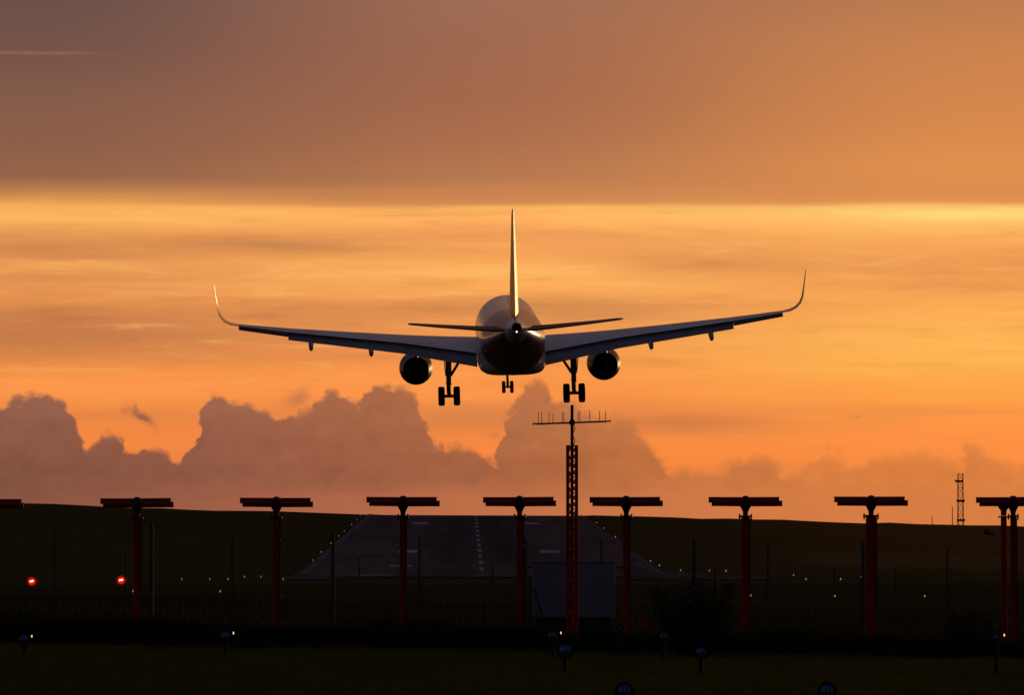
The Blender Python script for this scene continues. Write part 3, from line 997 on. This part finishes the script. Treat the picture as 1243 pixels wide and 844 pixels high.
def antenna(u, vhub, label, pole_r=0.07, extra=None):
    hub = P(u, vhub + 7.0, ARR_Y)          # centre of the head
    base = Vector((hub.x, ARR_Y, gz(hub.x, ARR_Y)))
    H = hub.z - base.z
    t = thing('aerial_mast', label, 'aerial', base, group=GA)
    p = MB()
    p.tube((0, 0, -0.3), (0, 0, H - 0.33), pole_r, pole_r, 18)
    p.tube((0, 0, H - 0.33), (0, 0, H - 0.30), pole_r + 0.015, pole_r + 0.015, 18)
    p.box((0, 0, 0.02), (0.34, 0.34, 0.03))
    p.build('pole', M['red'], t)
    c = MB()
    for k in range(4):
        a = k * math.pi / 2 + 0.2
        c.tube((math.cos(a) * (pole_r + 0.036), math.sin(a) * (pole_r + 0.036), H - 0.39), (math.cos(a) * (pole_r + 0.036), math.sin(a) * (pole_r + 0.036), H - 0.27), 0.016, 0.016, 8)
    c.tube((0, 0, H - 0.345), (0, 0, H - 0.315), pole_r + 0.055, pole_r + 0.055, 18)
    c.build('collar', M['reddark'], t)
    n = MB()
    n.lathe([(H - 0.31, 0.050), (H - 0.24, 0.052), (H - 0.19, 0.070), (H - 0.13, 0.105), (H - 0.04, 0.108)], (0, 0, 0), 'z', 18, True, True)
    n.build('neck', M['reddark'], t)
    h = MB()
    h.lathe([(-0.17, 0.0), (-0.165, 0.06), (-0.14, 0.090), (-0.08, 0.100), (0.08, 0.100), (0.14, 0.090), (0.165, 0.06), (0.17, 0.0)], (0, 0, H), 'y', 24)
    h.build('hub', M['reddark'], t)
    for dz, y, dx, tilt in ((0.012, 0.085, -0.030, 0.35), (-0.062, -0.085, 0.028, -0.2)):
        b = MB()
        for sgn in (-1, 1):
            z0 = H + dz
            zt = z0 + math.tan(R(tilt)) * 0.7 * sgn * 0.4 + 0.004
            b.tube((dx + 0.05 * sgn, y, z0), (dx + 0.70 * sgn, y, zt), 0.060, 0.058, 16)
            b.tube((dx + 0.70 * sgn, y, zt), (dx + 0.712 * sgn, y, zt), 0.062, 0.062, 16)
        b.build('radome_tube', M['redtube'], t)
    w_ = np.random.default_rng(int(abs(u)) + 5)
    t.rotation_euler = (0, R(w_.uniform(-0.35, 0.35)), R(w_.uniform(-3, 3)))
    b = MB()
    zz0 = H - 0.36
    b.tube((pole_r + 0.006, -0.02, zz0), (pole_r + 0.006, -0.02, 0.2), 0.010, 0.010, 6)
    for zz in np.arange(0.4, zz0, 0.55):
        b.box((pole_r + 0.004, -0.02, zz), (0.03, 0.035, 0.03))
    b.build('feed_cable', M['dark'], t)
    if extra:
        e = MB()
        q = extra
        e.tube((q, 0.12, -0.3), (q, 0.12, H - 0.33), pole_r, pole_r, 18)
        e.build('pole', M['red'], t)
        c = MB()
        c.tube((q, 0.12, H - 0.345), (q, 0.12, H - 0.315), pole_r + 0.055, pole_r + 0.055, 18)
        c.build('collar', M['reddark'], t)
        n = MB()
        n.lathe([(H - 0.31, 0.055), (H - 0.2, 0.06), (H - 0.15, 0.10), (H - 0.10, 0.13)], (q, 0.12, 0), 'z', 18, True, True)
        n.build('neck', M['reddark'], t)
    return t


antenna(-16, 603.5, 'dark red aerial mast cut off by the left edge of the picture')
antenna(167, 602.5, 'red aerial mast beside the pair of glowing red lamps', 0.075)
antenna(335, 602, 'red aerial mast before the left hill, just left of the runway flare', 0.068)
antenna(488.5, 601, 'red aerial mast in front of the left half of the runway', 0.064)
antenna(631, 601, 'red aerial mast just left of the grey equipment cabinet', 0.070)
antenna(760, 601, 'red aerial mast just right of the grey equipment cabinet', 0.072)
antenna(904.5, 601, 'red aerial mast to the right of the big bush', 0.085)
antenna(1057, 600.5, 'red aerial mast with the thickest pole, before the right hill', 0.108)
antenna(1230.5, 601, 'red aerial mast standing on two poles near the right edge', 0.062, extra=-0.185)

# ------------------------------------------------------------------ monitor mast with comb aerial
MY = 108.0
mb_ = P(694.5, 775, MY)
mx = mb_.x
mz0 = gz(mx, MY)
mt = thing('lattice_mast', 'red lattice mast with a comb aerial on top, before the grey cabinet', 'mast', (mx, MY, mz0))
k = MY / FPX
ztop = P(694.5, 541, MY).z - mz0
lat = MB()
legs = [(-0.085, -0.05), (0.085, -0.05), (0.0, 0.097)]
for lx, ly in legs:
    lat.tube((lx, ly, -0.2), (lx, ly, ztop), 0.030, 0.030, 10)
nb = 26
for i in range(nb):
    z0, z1 = ztop * i / nb, ztop * (i + 1) / nb
    for a, b in ((0, 1), (1, 2), (2, 0)):
        pa, pb = (legs[a], legs[b]) if i % 2 == 0 else (legs[b], legs[a])
        lat.tube((*pa, z0 + 0.01), (*pb, z1 - 0.01), 0.016, 0.016, 6)
        if i % 2 == 0:
            lat.tube((*legs[a], z0), (*legs[b], z0), 0.010, 0.010, 6)
lat.build('lattice', M['red'], mt)
pl = MB()
pl.box((0, 0.0, ztop - 0.01), (0.215, 0.20, 0.022))
zb = P(694.5, 492, MY).z - mz0
pl.tube((0.0, 0.0, ztop - 0.4), (0.0, 0.0, zb), 0.030, 0.030, 12)
pl.build('top_pole', M['reddark'], mt)
za = P(694.5, 513, MY).z - mz0
bo = MB()
bo.tube((-0.73, -0.045, za - 0.030), (0.72, -0.045, za + 0.022), 0.013, 0.013, 8)
bo.tube((-0.68, 0.045, za - 0.036), (0.66, 0.045, za + 0.012), 0.011, 0.011, 8)
for e_ in (-0.735, 0.725):
    bo.tube((e_ - 0.012, -0.045, za + e_ * 0.036 - 0.004), (e_ + 0.012, -0.045, za + e_ * 0.036 - 0.004), 0.021, 0.021, 10)
boom = bo.build('boom', M['steel'], mt)
cl = MB()
cl.box((0, 0, za), (0.10, 0.15, 0.10), bevel=0.012)
cl.build('clamp', M['dark'], mt)
for u, top in ((653.5, 501), (657.5, 500), (666.5, 500.5), (671.2, 502), (682.5, 500.5), (684.5, 501), (701.6, 500), (703.6, 499), (715.8, 498), (727.8, 499), (735, 499.5)):
    p0 = P(u, 512, MY)
    x_ = p0.x - mx
    zt = P(u, top, MY).z - mz0
    el = MB()
    el.tube((x_, -0.045, za + x_ * 0.036 - 0.02), (x_, -0.045, zt), 0.006, 0.006, 6)
    el.build('dipole_rod', M['steel'], mt)
cb = MB()
prev = None
for i in range(15):
    z_ = za - 0.05 - i * 0.035
    p_ = (0.035 + 0.018 * math.sin(i * 0.9), -0.035, z_)
    if prev:
        cb.tube(prev, p_, 0.007, 0.007, 6)
    prev = p_
cb.build('cable', M['dark'], mt)

# ------------------------------------------------------------------ equipment cabinet
CY = 126.0
pa, pb = P(646, 751, CY), P(746.5, 684, CY)
w, hgt = pb.x - pa.x, pb.z - pa.z
cx = (pa.x + pb.x) / 2
cb0 = gz(cx, CY)
cab = thing('equipment_cabinet', 'pale grey equipment cabinet on a dark plinth behind the lattice mast', 'cabinet', (cx, CY, cb0))
zb0 = pa.z - cb0
MB().box((0, 0.45, zb0 + hgt / 2), (w, 0.9, hgt), bevel=0.012).build('housing', M['cabinet'], cab)
MB().box((0, 0.45, zb0 + hgt + 0.012), (w + 0.05, 0.96, 0.022)).build('lid', M['steel'], cab)
MB().box((0, 0.45, zb0 / 2 - 0.1), (w - 0.2, 0.75, zb0 + 0.19)).build('plinth', M['plinth'], cab)
for xx in (-w * 0.25, w * 0.25):
    MB().box((xx, -0.008, zb0 + hgt * 0.5), (w * 0.46, 0.012, hgt * 0.92)).build('door', M['cabinet'], cab)
MB().box((0, -0.004, zb0 + hgt * 0.5), (0.012, 0.008, hgt * 0.95)).build('seam', M['dark'], cab)
MB().box((0.06, -0.025, zb0 + hgt * 0.5), (0.02, 0.03, 0.14)).build('handle', M['dark'], cab)
rl_ = thing('support_frame', 'dark red cross rail on raking struts either side of the cabinet', 'frame', (cx, CY - 0.25, cb0))
rz = P(640, 689, CY).z - cb0
xl = P(634, 689, CY).x - cx
xr = P(770, 689, CY).x - cx
b = MB()
b.tube((xl, 1.35, rz), (xr, 1.35, rz), 0.028, 0.028, 8)
b.build('rail', M['red'], rl_)
b = MB()
b.tube((P(648, 714, CY).x - cx, 0, P(648, 714, CY).z - cb0), (P(668, 757, CY).x - cx, -0.05, -0.05), 0.02, 0.02, 8)
b.tube((P(644, 700, CY).x - cx, 0, P(644, 699, CY).z - cb0), (P(644, 757, CY).x - cx, 0, -0.05), 0.02, 0.02, 8)
b.build('strut', M['plinth'], rl_)

# ------------------------------------------------------------------ perimeter fence
FY = 143.0
ft = thing('wire_fence', 'dark wire perimeter fence crossing in front of the runway', 'fence', (0, FY, 0))
tops = [(-46, 630, 0), (66, 637, 0), (184, 637, 1), (282, 645, 0), (404, 646, 1), (509, 653, 0), (637, 655, 1), (730, 655, 0), (842, 657, 1), (932, 662, 0), (1047, 660, 1), (1150, 666, 0), (1262, 668, 1)]
tp = []
for u, v, big in tops:
    q = P(u, v, FY)
    g0 = gz(q.x, FY)
    b = MB()
    if big:
        b.box((q.x, 0, (q.z + g0) / 2 - 0.1), (0.075, 0.075, q.z - g0 + 0.2), bevel=0.006)
        b.box((q.x, 0, q.z + 0.02), (0.055, 0.055, 0.05), bevel=0.006)
        o = b.build('fence_post', M['concrete_post'], ft)
        e = MB()
        e.box((q.x + 0.052, -0.01, (q.z + g0) / 2 - 0.05), (0.022, 0.03, q.z - g0 - 0.1))
        e.build('pale_edge', M['steel'], o)  # paler strip along the right side of the post
    else:
        b.tube((q.x, 0, g0 - 0.1), (q.x, 0, q.z), 0.024, 0.024, 8)
        b.build('fence_post', M['concrete_post'], ft)
    tp.append((q.x, q.z - 0.12, g0))
wm = MB()
for a, b in zip(tp, tp[1:]):
    for k_ in range(12):
        f_ = (k_ / 11)
        za_, zb_ = a[2] + 0.08 + (a[1] - a[2] - 0.08) * f_, b[2] + 0.08 + (b[1] - b[2] - 0.08) * f_
        wm.tube((a[0], 0.045, za_), (b[0], 0.045, zb_), 0.0022 if k_ < 11 else 0.005, None, 3, False)
    n_ = max(2, int((b[0] - a[0]) / 0.15))
    for i in range(n_):
        q = i / n_
        x_ = a[0] + (b[0] - a[0]) * q
        wm.tube((x_, 0.045, a[2] + (b[2] - a[2]) * q + 0.05), (x_, 0.045, a[1] + (b[1] - a[1]) * q), 0.0015, None, 3, False)
wm.build('wire_mesh', M['wire'], ft)

# short stakes farther out in the grass
GS = 'short dark stakes in the far grass'
for u, vt, vb, Y in ((147, 670, 686, 330), (436, 678, 701, 330), (598, 684, 697, 340), (668, 687, 703, 330), (763, 690, 706, 330), (868, 691, 706, 330), (1013, 692, 706, 330), (1086, 692, 706, 330), (215, 672, 685, 330)):
    q = P(u, vt, Y)
    g0 = gz(q.x, Y)
    b = MB()
    b.box((0, 0, (q.z - g0) / 2), (0.09, 0.09, q.z - g0), bevel=0.01)
    b.box((0, 0, q.z - g0 + 0.02), (0.13, 0.13, 0.05), bevel=0.01)
    o = b.build('marker_stake', M['concrete_post'])
    o.location = (q.x, Y, g0)
    tag(o, 'thin dark stake in the grass between fence and runway', 'stake', GS)

# ------------------------------------------------------------------ red lamps
GR = 'glowing red lamps in the grass'
RYD = 300.0


def red_lamp(u, v, label):
    q = P(u, v, RYD)
    g0 = gz(q.x, RYD)
    H = q.z - g0
    t = thing('red_lamp', label, 'lamp', (q.x, RYD, g0), group=GR)
    b = MB()
    b.tube((0, 0.05, -0.1), (0, 0.05, H - 0.12), 0.022, 0.022, 10)
    b.lathe([(0.01, 0.0), (0.02, 0.262), (0.12, 0.25), (0.24, 0.16), (0.26, 0.0)], (0, 0, H), 'y', 24)
    b.box((0.30, 0.08, H), (0.12, 0.12, 0.12), bevel=0.02)
    b.build('housing', M['lampbody'], t)
    l = MB()
    l.lathe([(-0.11, 0.0), (-0.10, 0.07), (-0.07, 0.13), (-0.03, 0.17), (0.02, 0.19)], (0, 0.0, H), 'y', 24)
    l.build('lens', M['redlens'], t)
    l = MB()
    l.lathe([(0.0, 0.19), (-0.01, 0.20), (0.0, 0.255), (0.03, 0.26)], (0, 0.0, H), 'y', 24)
    l.build('halo_ring', M['redrim'], t)  # dim glowing ring imitates the fading halo round the lamp
    b = MB()
    b.tube((-0.09, -0.12, H - 0.005), (0.10, -0.12, H + 0.035), 0.042, 0.046, 10)
    b.build('bulb', M['redcore'], t)
    b = MB()
    b.lathe([(-0.04, 0.0), (-0.03, 0.03), (0.0, 0.04)], (0.30, 0.0, H + 0.01), 'y', 10)
    b.build('side_lens', M['redrim'], t)
    return t


red_lamp(38.5, 706.5, 'glowing red lamp standing farther left in the dark grass')
red_lamp(147, 705, 'glowing red lamp just left of a red aerial mast')

# ------------------------------------------------------------------ approach lamps on short stakes in the near grass
GL = 'round lamps on stakes in the near grass'


def approach_lamp(u, v, Y, r, label, glass, spark):
    q = P(u, v, Y)
    g0 = gz(q.x, Y)
    H = max(q.z - g0, 0.16)
    t = thing('approach_lamp', label, 'lamp', (q.x, Y, q.z - H), (0, 0, 0), GL)
    b = MB()
    b.tube((0, 0.06, -0.2), (0, 0.06, H - r * 0.8), 0.035, 0.035, 10)
    b.build('stake', M['stake'], t)
    b = MB()
    b.lathe([(0.22, 0.0), (0.20, r * 0.5), (0.12, r * 0.9), (0.0, r * 1.08), (-0.03, r * 1.12), (-0.035, r * 1.0), (-0.01, r * 0.95)], (0, 0, H), 'y', 24)
    b.build('housing', M['lampbody'], t)
    b = MB()
    b.lathe([(-0.045, 0.0), (-0.042, r * 0.3), (-0.03, r * 0.65), (-0.008, r * 0.97)], (0, 0, H), 'y', 24)
    lens = b.build('lens', glass, t)
    b = MB()
    b.box((r * 0.25, -0.05, H), (r * 0.10, 0.012, r * 1.0))
    b.box((-r * 0.2, -0.05, H + r * 0.1), (r * 0.10, 0.012, r * 0.9), Euler((0, R(10), 0)))
    b.build('lens_bar', M['lampbody'], lens)
    if spark:
        MB().lathe([(-0.022, 0.0), (-0.015, 0.008), (0, 0.011), (0.015, 0.008), (0.022, 0.0)], (r + 0.035, -0.02, H + r * 0.55), 'z', 10).build('bulb', M['spark'], t)
    return t


approach_lamp(29, 777, 92, 0.095, 'round lamp with a lit bulb, nearest the left edge', M['lampglass'], True)
approach_lamp(274, 773, 95, 0.095, 'round lamp with a lit bulb between the first two aerial masts', M['lampglass'], True)
approach_lamp(671, 773, 94, 0.10, 'dim round lamp with a lit bulb below the grey cabinet', M['glassgrey'], True)
approach_lamp(686, 791, 81, 0.108, 'blue round lamp in the grass in front of the lattice mast', M['lampglass'], False)
approach_lamp(806, 774, 93, 0.10, 'dim round lamp without a bulb, left of the big bush', M['glassgrey'], False)
approach_lamp(851, 793, 80, 0.092, 'blue round lamp in the grass in front of the big bush', M['lampglass'], False)
approach_lamp(758, 840, 56, 0.085, 'blue round lamp cut by the bottom edge, left one', M['lampglass'], False)
approach_lamp(1004, 840, 56, 0.085, 'blue round lamp cut by the bottom edge, right one', M['lampglass'], False)
approach_lamp(1210, 775, 85, 0.075, 'small round lamp with a lit bulb near the right edge', M['lampglass'], True)
approach_lamp(753, 763, 97, 0.055, 'small dim round lamp below the right end of the cabinet', M['glassgrey'], False)

# red tipped marker beside the bush
q = P(781.5, 757, 100)
g0 = gz(q.x, 100)
mk = thing('marker_post', 'short red topped marker post at the left foot of the bush', 'post', (q.x, 100, g0))
MB().tube((0, 0, -0.1), (0, 0, q.z - g0), 0.02, 0.02, 8).build('post', M['stake'], mk)
MB().lathe([(q.z - g0 - 0.10, 0.03), (q.z - g0, 0.05), (q.z - g0 + 0.12, 0.03), (q.z - g0 + 0.14, 0.0)], (0, 0, 0), 'z', 10, True).build('cap', M['red'], mk)

# ------------------------------------------------------------------ runway and taxiway edge lights
GE = 'small elevated lights along the pavement edges'
el0 = None
spots = [(437.5, 626), (433, 631), (427, 637), (418, 645), (411, 651), (402, 660), (390, 671), (380, 681), (221, 709), (255, 707.5), (277, 704.5), (297, 702), (317, 702.5), (344, 704), (267.6, 725),
         (162, 727), (724, 634), (733, 641), (747, 652), (757, 660), (789.5, 682), (800.5, 687.5), (826, 693.5), (861, 694), (881, 694.5), (932, 696.5), (963, 699.5), (1045, 701.5), (911, 724), (1122, 725), (978, 709), (1013, 724), (1020, 709)]
for u, v in spots:
    if v < 704:
        X, Y = on_slope(u, v + 3)
        Y = min(Y, 1040)
        X = (u - 621.5) / FPX * Y
    else:
        Y = {True: 560.0, False: 290.0}[v < 715]
        X = (u - 621.5) / FPX * Y
    g0 = gz(X, Y)
    if el0 is None:
        el0 = thing('edge_light', 'small pale light on a short stem beside the pavement', 'light', (X, Y, g0), group=GE)
        MB().tube((0, 0, -0.1), (0, 0, 0.30), 0.05, 0.04, 8).build('stem', M['lampbody'], el0)
        MB().lathe([(0.28, 0.09), (0.33, 0.12), (0.44, 0.11), (0.50, 0.06), (0.52, 0.0)], (0, 0, 0), 'z', 10, True).build('lamp', M['edgelamp'], el0)
        o = el0
    else:
        o = dup(el0, (X, Y, g0))
    o.scale = (0.30, 0.30, 0.5) if Y < 300 and u < 500 or Y < 300 and u > 700 else ((0.45, 0.45, 0.9) if u > 700 else (0.30, 0.30, 0.9))

# red and white board far up the right hill
q = P(1201, 651, 900)
sg = thing('marker_board', 'tiny red and white board far up the right hill', 'board', (q.x, 900, gz(q.x, 900)))
hz_ = max(0.5, q.z - gz(q.x, 900))
MB().box((-0.5, 0, hz_), (0.9, 0.08, 0.6)).build('panel', M['red'], sg)
MB().box((0.6, 0, hz_), (0.9, 0.08, 0.6)).build('panel', mat('dull_white_panel', (0.3, 0.25, 0.25), 0.7), sg)
MB().box((0, 0.06, hz_ / 2 - 0.1), (1.6, 0.06, hz_)).build('legs', M['concrete_post'], sg)

# ------------------------------------------------------------------ far mast and poles beyond the crest
TY = 1500.0
q0 = P(1166, 640, TY)
tt = thing('radio_tower', 'steel lattice radio tower with three platforms beyond the right hill', 'tower', (q0.x, TY, gz(q0.x, TY)))
tz0 = gz(q0.x, TY)
ht = P(1166, 575.5, TY).z - tz0
hw = 0.72
b = MB()
for sx in (-1, 1):
    for sy in (-1, 1):
        b.tube((sx * hw, sy * hw, 0), (sx * hw * 0.9, sy * hw * 0.9, ht), 0.11, 0.09, 6)
nseg = 12
for i in range(nseg):
    z0, z1 = ht * i / nseg, ht * (i + 1) / nseg
    for (ax, ay), (bx, by) in (((-1, -1), (1, -1)), ((1, -1), (1, 1)), ((1, 1), (-1, 1)), ((-1, 1), (-1, -1))):
        if i % 2:
            (ax, ay), (bx, by) = (bx, by), (ax, ay)
        w_ = hw * 0.95
        b.tube((ax * w_, ay * w_, z0), (bx * w_, by * w_, z1), 0.055, None, 5)
        b.tube((ax * w_, ay * w_, z1), (bx * w_, by * w_, z1), 0.05, None, 5)
b.build('lattice', M['mast'], tt)
for v, ww, dx_ in ((584.5, 2.0, -0.35), (608.5, 2.0, 0.05), (632, 2.0, 0.1)):
    z_ = P(1166, v, TY).z - tz0
    b = MB()
    b.box((dx_, 0, z_), (ww, 1.9, 0.55))
    for sx in (-1, 1):
        for sy in (-1, 1):
            b.tube((dx_ + sx * ww * 0.48, sy * 0.9, z_), (dx_ + sx * ww * 0.48, sy * 0.9, z_ + 0.45), 0.06, None, 5)
    b.build('platform', M['mast'], tt)
for u, v, r_, lab in ((1156, 616, 0.10, 'thin pole beyond the hill, beside the radio tower'), (1131.5, 628, 0.10, 'short thin pole beyond the hill, farther from the radio tower')):
    q = P(u, v, TY)
    g0 = gz(q.x, TY)
    b = MB()
    b.tube((0, 0, 0), (0, 0, q.z - g0), r_ * 1.6, r_ * 0.9, 8)
    b.tube((0, 0, q.z - g0), (0, 0, q.z - g0 + 0.3), r_ * 0.5, r_ * 0.4, 6)
    o = b.build('thin_pole', M['mast'])
    o.location = (q.x, TY, g0)
    tag(o, lab, 'pole')


# ------------------------------------------------------------------ vegetation
def blade_mesh(name, X, Y, H, W, lean, material, parts=2):
    n = len(X)
    ang = rng.uniform(0, 2 * math.pi, n)
    dx_, dy_ = np.cos(ang), np.sin(ang)
    la = rng.uniform(0, 2 * math.pi, n)
    lx, ly = np.cos(la) * lean * H, np.sin(la) * lean * H
    Z = ground_z(X, Y) - 0.02
    v = np.zeros((n, 5, 3))
    for i, (q, w) in enumerate(((0, 1), (0, -1), (0.55, 0.75), (0.55, -0.75))):
        v[:, i, 0] = X + dx_ * W * w * 0.5 + lx * q * q
        v[:, i, 1] = Y + dy_ * W * w * 0.5 + ly * q * q
        v[:, i, 2] = Z + H * q
    v[:, 4, 0] = X + lx
    v[:, 4, 1] = Y + ly
    v[:, 4, 2] = Z + H * 0.97
    me = bpy.data.meshes.new(name)
    me.vertices.add(n * 5)
    me.vertices.foreach_set('co', v.reshape(-1))
    base = np.arange(n) * 5
    quads = np.stack([base, base + 1, base + 3, base + 2], 1)
    tris = np.stack([base + 2, base + 3, base + 4], 1)
    loops = np.concatenate([quads.reshape(-1), tris.reshape(-1)])
    me.loops.add(len(loops))
    me.loops.foreach_set('vertex_index', loops.astype(np.int32))
    starts = np.concatenate([np.arange(n) * 4, n * 4 + np.arange(n) * 3])
    me.polygons.add(2 * n)
    me.polygons.foreach_set('loop_start', starts.astype(np.int32))
    me.update(calc_edges=True)
    me.validate()
    me.materials.append(material)
    o = bpy.data.objects.new(name, me)
    COL.objects.link(o)
    return o


def scatter(n, y0, y1, margin=1.06):
    # uniform in area inside the wedge of view, with margin on both sides
    r2 = rng.uniform(y0 * y0, y1 * y1, n)
    Y = np.sqrt(r2)
    X = rng.uniform(-1, 1, n) * (0.0905 * margin * Y + 3.0)
    return X, Y


def clump(X, Y, s, seed):
    r = np.random.default_rng(seed)
    a = 0
    for i in range(5):
        f = s * (1.7 ** i)
        p = r.uniform(0, 6.28, 4)
        th = r.uniform(0, 3.14)
        u_ = X * math.cos(th) + Y * math.sin(th)
        w_ = -X * math.sin(th) + Y * math.cos(th)
        a = a + np.sin(u_ * f + p[0] + 1.5 * np.sin(w_ * f * 0.7 + p[1])) / (1.25 ** i)
    return a / 3.0


def grass_mat(name, a, b, tr=0.25):
    m = mat(name, a, 0.9, spec=0.02)
    t = m.node_tree
    old = E.tree
    E.tree = t
    tc = t.nodes.new('ShaderNodeTexCoord')
    sp = t.nodes.new('ShaderNodeSeparateXYZ')
    t.links.new(tc.outputs['Object'], sp.inputs[0])
    x, y, z = (E(o) for o in sp.outputs)
    f = noise(x, y, 1.1, 2.6, 4, 0.6, 0.0)
    g = noise(x, y, 0.05, 0.05, 1, 0.5, 3.0)
    c = mixc((f * 0.6 + 0.5 + g * 0.3).clamp(), a, b)
    pb_ = t.nodes['Principled BSDF']
    t.links.new(c, pb_.inputs['Base Color'])
    tl = t.nodes.new('ShaderNodeBsdfTranslucent')
    t.links.new(c, tl.inputs['Color'])
    ms = t.nodes.new('ShaderNodeMixShader')
    ms.inputs[0].default_value = tr
    t.links.new(pb_.outputs[0], ms.inputs[1])
    t.links.new(tl.outputs[0], ms.inputs[2])
    out = [n for n in t.nodes if n.type == 'OUTPUT_MATERIAL'][0]
    t.links.new(ms.outputs[0], out.inputs['Surface'])
    E.tree = old
    return m


GM1 = grass_mat('near_grass', (0.048, 0.068, 0.004), (0.165, 0.150, 0.012))
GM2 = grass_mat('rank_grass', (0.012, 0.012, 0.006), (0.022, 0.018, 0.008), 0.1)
GM3 = grass_mat('dry_meadow_grass', (0.022, 0.021, 0.005), (0.055, 0.042, 0.012))

X, Y = scatter(170000, 46, 104)
c = clump(X, Y, 0.6, 11)
H = 0.09 + 0.05 * rng.random(len(X)) + 0.06 * np.clip(c, -0.8, 1) + 0.14 * (rng.random(len(X)) > 0.992)
tag(blade_mesh('grass', X, Y, H, np.full(len(X), 0.011), 0.45, GM1), 'short olive grass filling the foreground', 'grass', kind='stuff')

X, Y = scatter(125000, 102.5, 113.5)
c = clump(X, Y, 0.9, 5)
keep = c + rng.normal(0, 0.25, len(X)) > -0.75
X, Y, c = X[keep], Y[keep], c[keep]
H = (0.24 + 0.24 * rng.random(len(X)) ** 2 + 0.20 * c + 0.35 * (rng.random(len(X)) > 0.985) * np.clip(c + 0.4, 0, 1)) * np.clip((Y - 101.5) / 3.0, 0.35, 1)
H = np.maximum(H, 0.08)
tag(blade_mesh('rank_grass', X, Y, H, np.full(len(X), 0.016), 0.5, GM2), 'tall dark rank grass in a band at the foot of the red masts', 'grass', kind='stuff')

X, Y = scatter(72000, 114, 240)
c = clump(X, Y, 0.35, 8)
keep = c + rng.normal(0, 0.3, len(X)) > -0.2
X, Y, c = X[keep], Y[keep], c[keep]
H = 0.14 + 0.12 * rng.random(len(X)) + 0.28 * np.clip(c, 0, 1) * rng.random(len(X)) * np.clip((165 - Y) / 40, 0, 1)
tag(blade_mesh('meadow_grass', X, Y, H, np.full(len(X), 0.013), 0.4, GM3), 'rough meadow grass with dry wisps along the wire fence', 'grass', kind='stuff')


def shrub(u0, u1, vtop, Y, n, label, seed, name='bush', leafsize=0.045):
    r = np.random.default_rng(seed)
    a, b = P(u0, vtop, Y), P(u1, vtop, Y)
    cxm = (a.x + b.x) / 2
    hw_ = (b.x - a.x) / 2
    g0 = gz(cxm, Y)
    Ht = a.z - g0
    t = thing(name, label, 'bush', (cxm, Y, g0))
    st_ = MB()
    tips = []
    for i in range(46):
        bx, by = r.uniform(-0.55, 0.55) * hw_, r.uniform(-0.3, 0.3)
        e = Vector((bx * 1.65 + r.normal(0, 0.08), by * 1.8 + r.normal(0, 0.1), Ht * r.uniform(0.55, 1.0) * (1 - 0.35 * (bx / hw_) ** 2)))
        p0 = Vector((bx * 0.6, by * 0.5, 0))
        mid = p0.lerp(e, 0.5) + Vector((r.normal(0, 0.05), r.normal(0, 0.05), 0.06))
        st_.tube(p0, mid, 0.014, 0.009, 5, False)
        st_.tube(mid, e, 0.009, 0.003, 5, False)
        tips.append((p0, mid, e))
    st_.build('stem', M['bark'], t)
    vs_, fs_ = [], []
    for i in range(n):
        p0, mid, e = tips[r.integers(len(tips))]
        q = r.uniform(0.1, 1.03)
        p = p0.lerp(mid, q * 2) if q < 0.5 else mid.lerp(e, q * 2 - 1)
        p = p + Vector(r.normal(0, 0.045 + 0.03 * (1 - q), 3))
        if p.z < 0.02:
            continue
        d = Vector(r.normal(0, 1, 3)).normalized()
        s_ = d.orthogonal().normalized()
        L = leafsize * r.uniform(0.6, 1.4)
        o = len(vs_)
        vs_ += [p, p + d * L * 0.5 + s_ * L * 0.28, p + d * L, p + d * L * 0.5 - s_ * L * 0.28]
        fs_.append((o, o + 1, o + 2, o + 3))
    MB().add(vs_, fs_, False).build('foliage', M['leaf'], t)
    return t


shrub(788, 900, 703, 101, 9000, 'big dark leafy bush between the cabinet and a red mast', 21)
shrub(1148, 1200, 738, 106, 2600, 'low scraggy bush left of the two-poled mast', 22)
shrub(440, 560, 752, 104, 3200, 'low dark bush spreading below the runway, left of centre', 23)
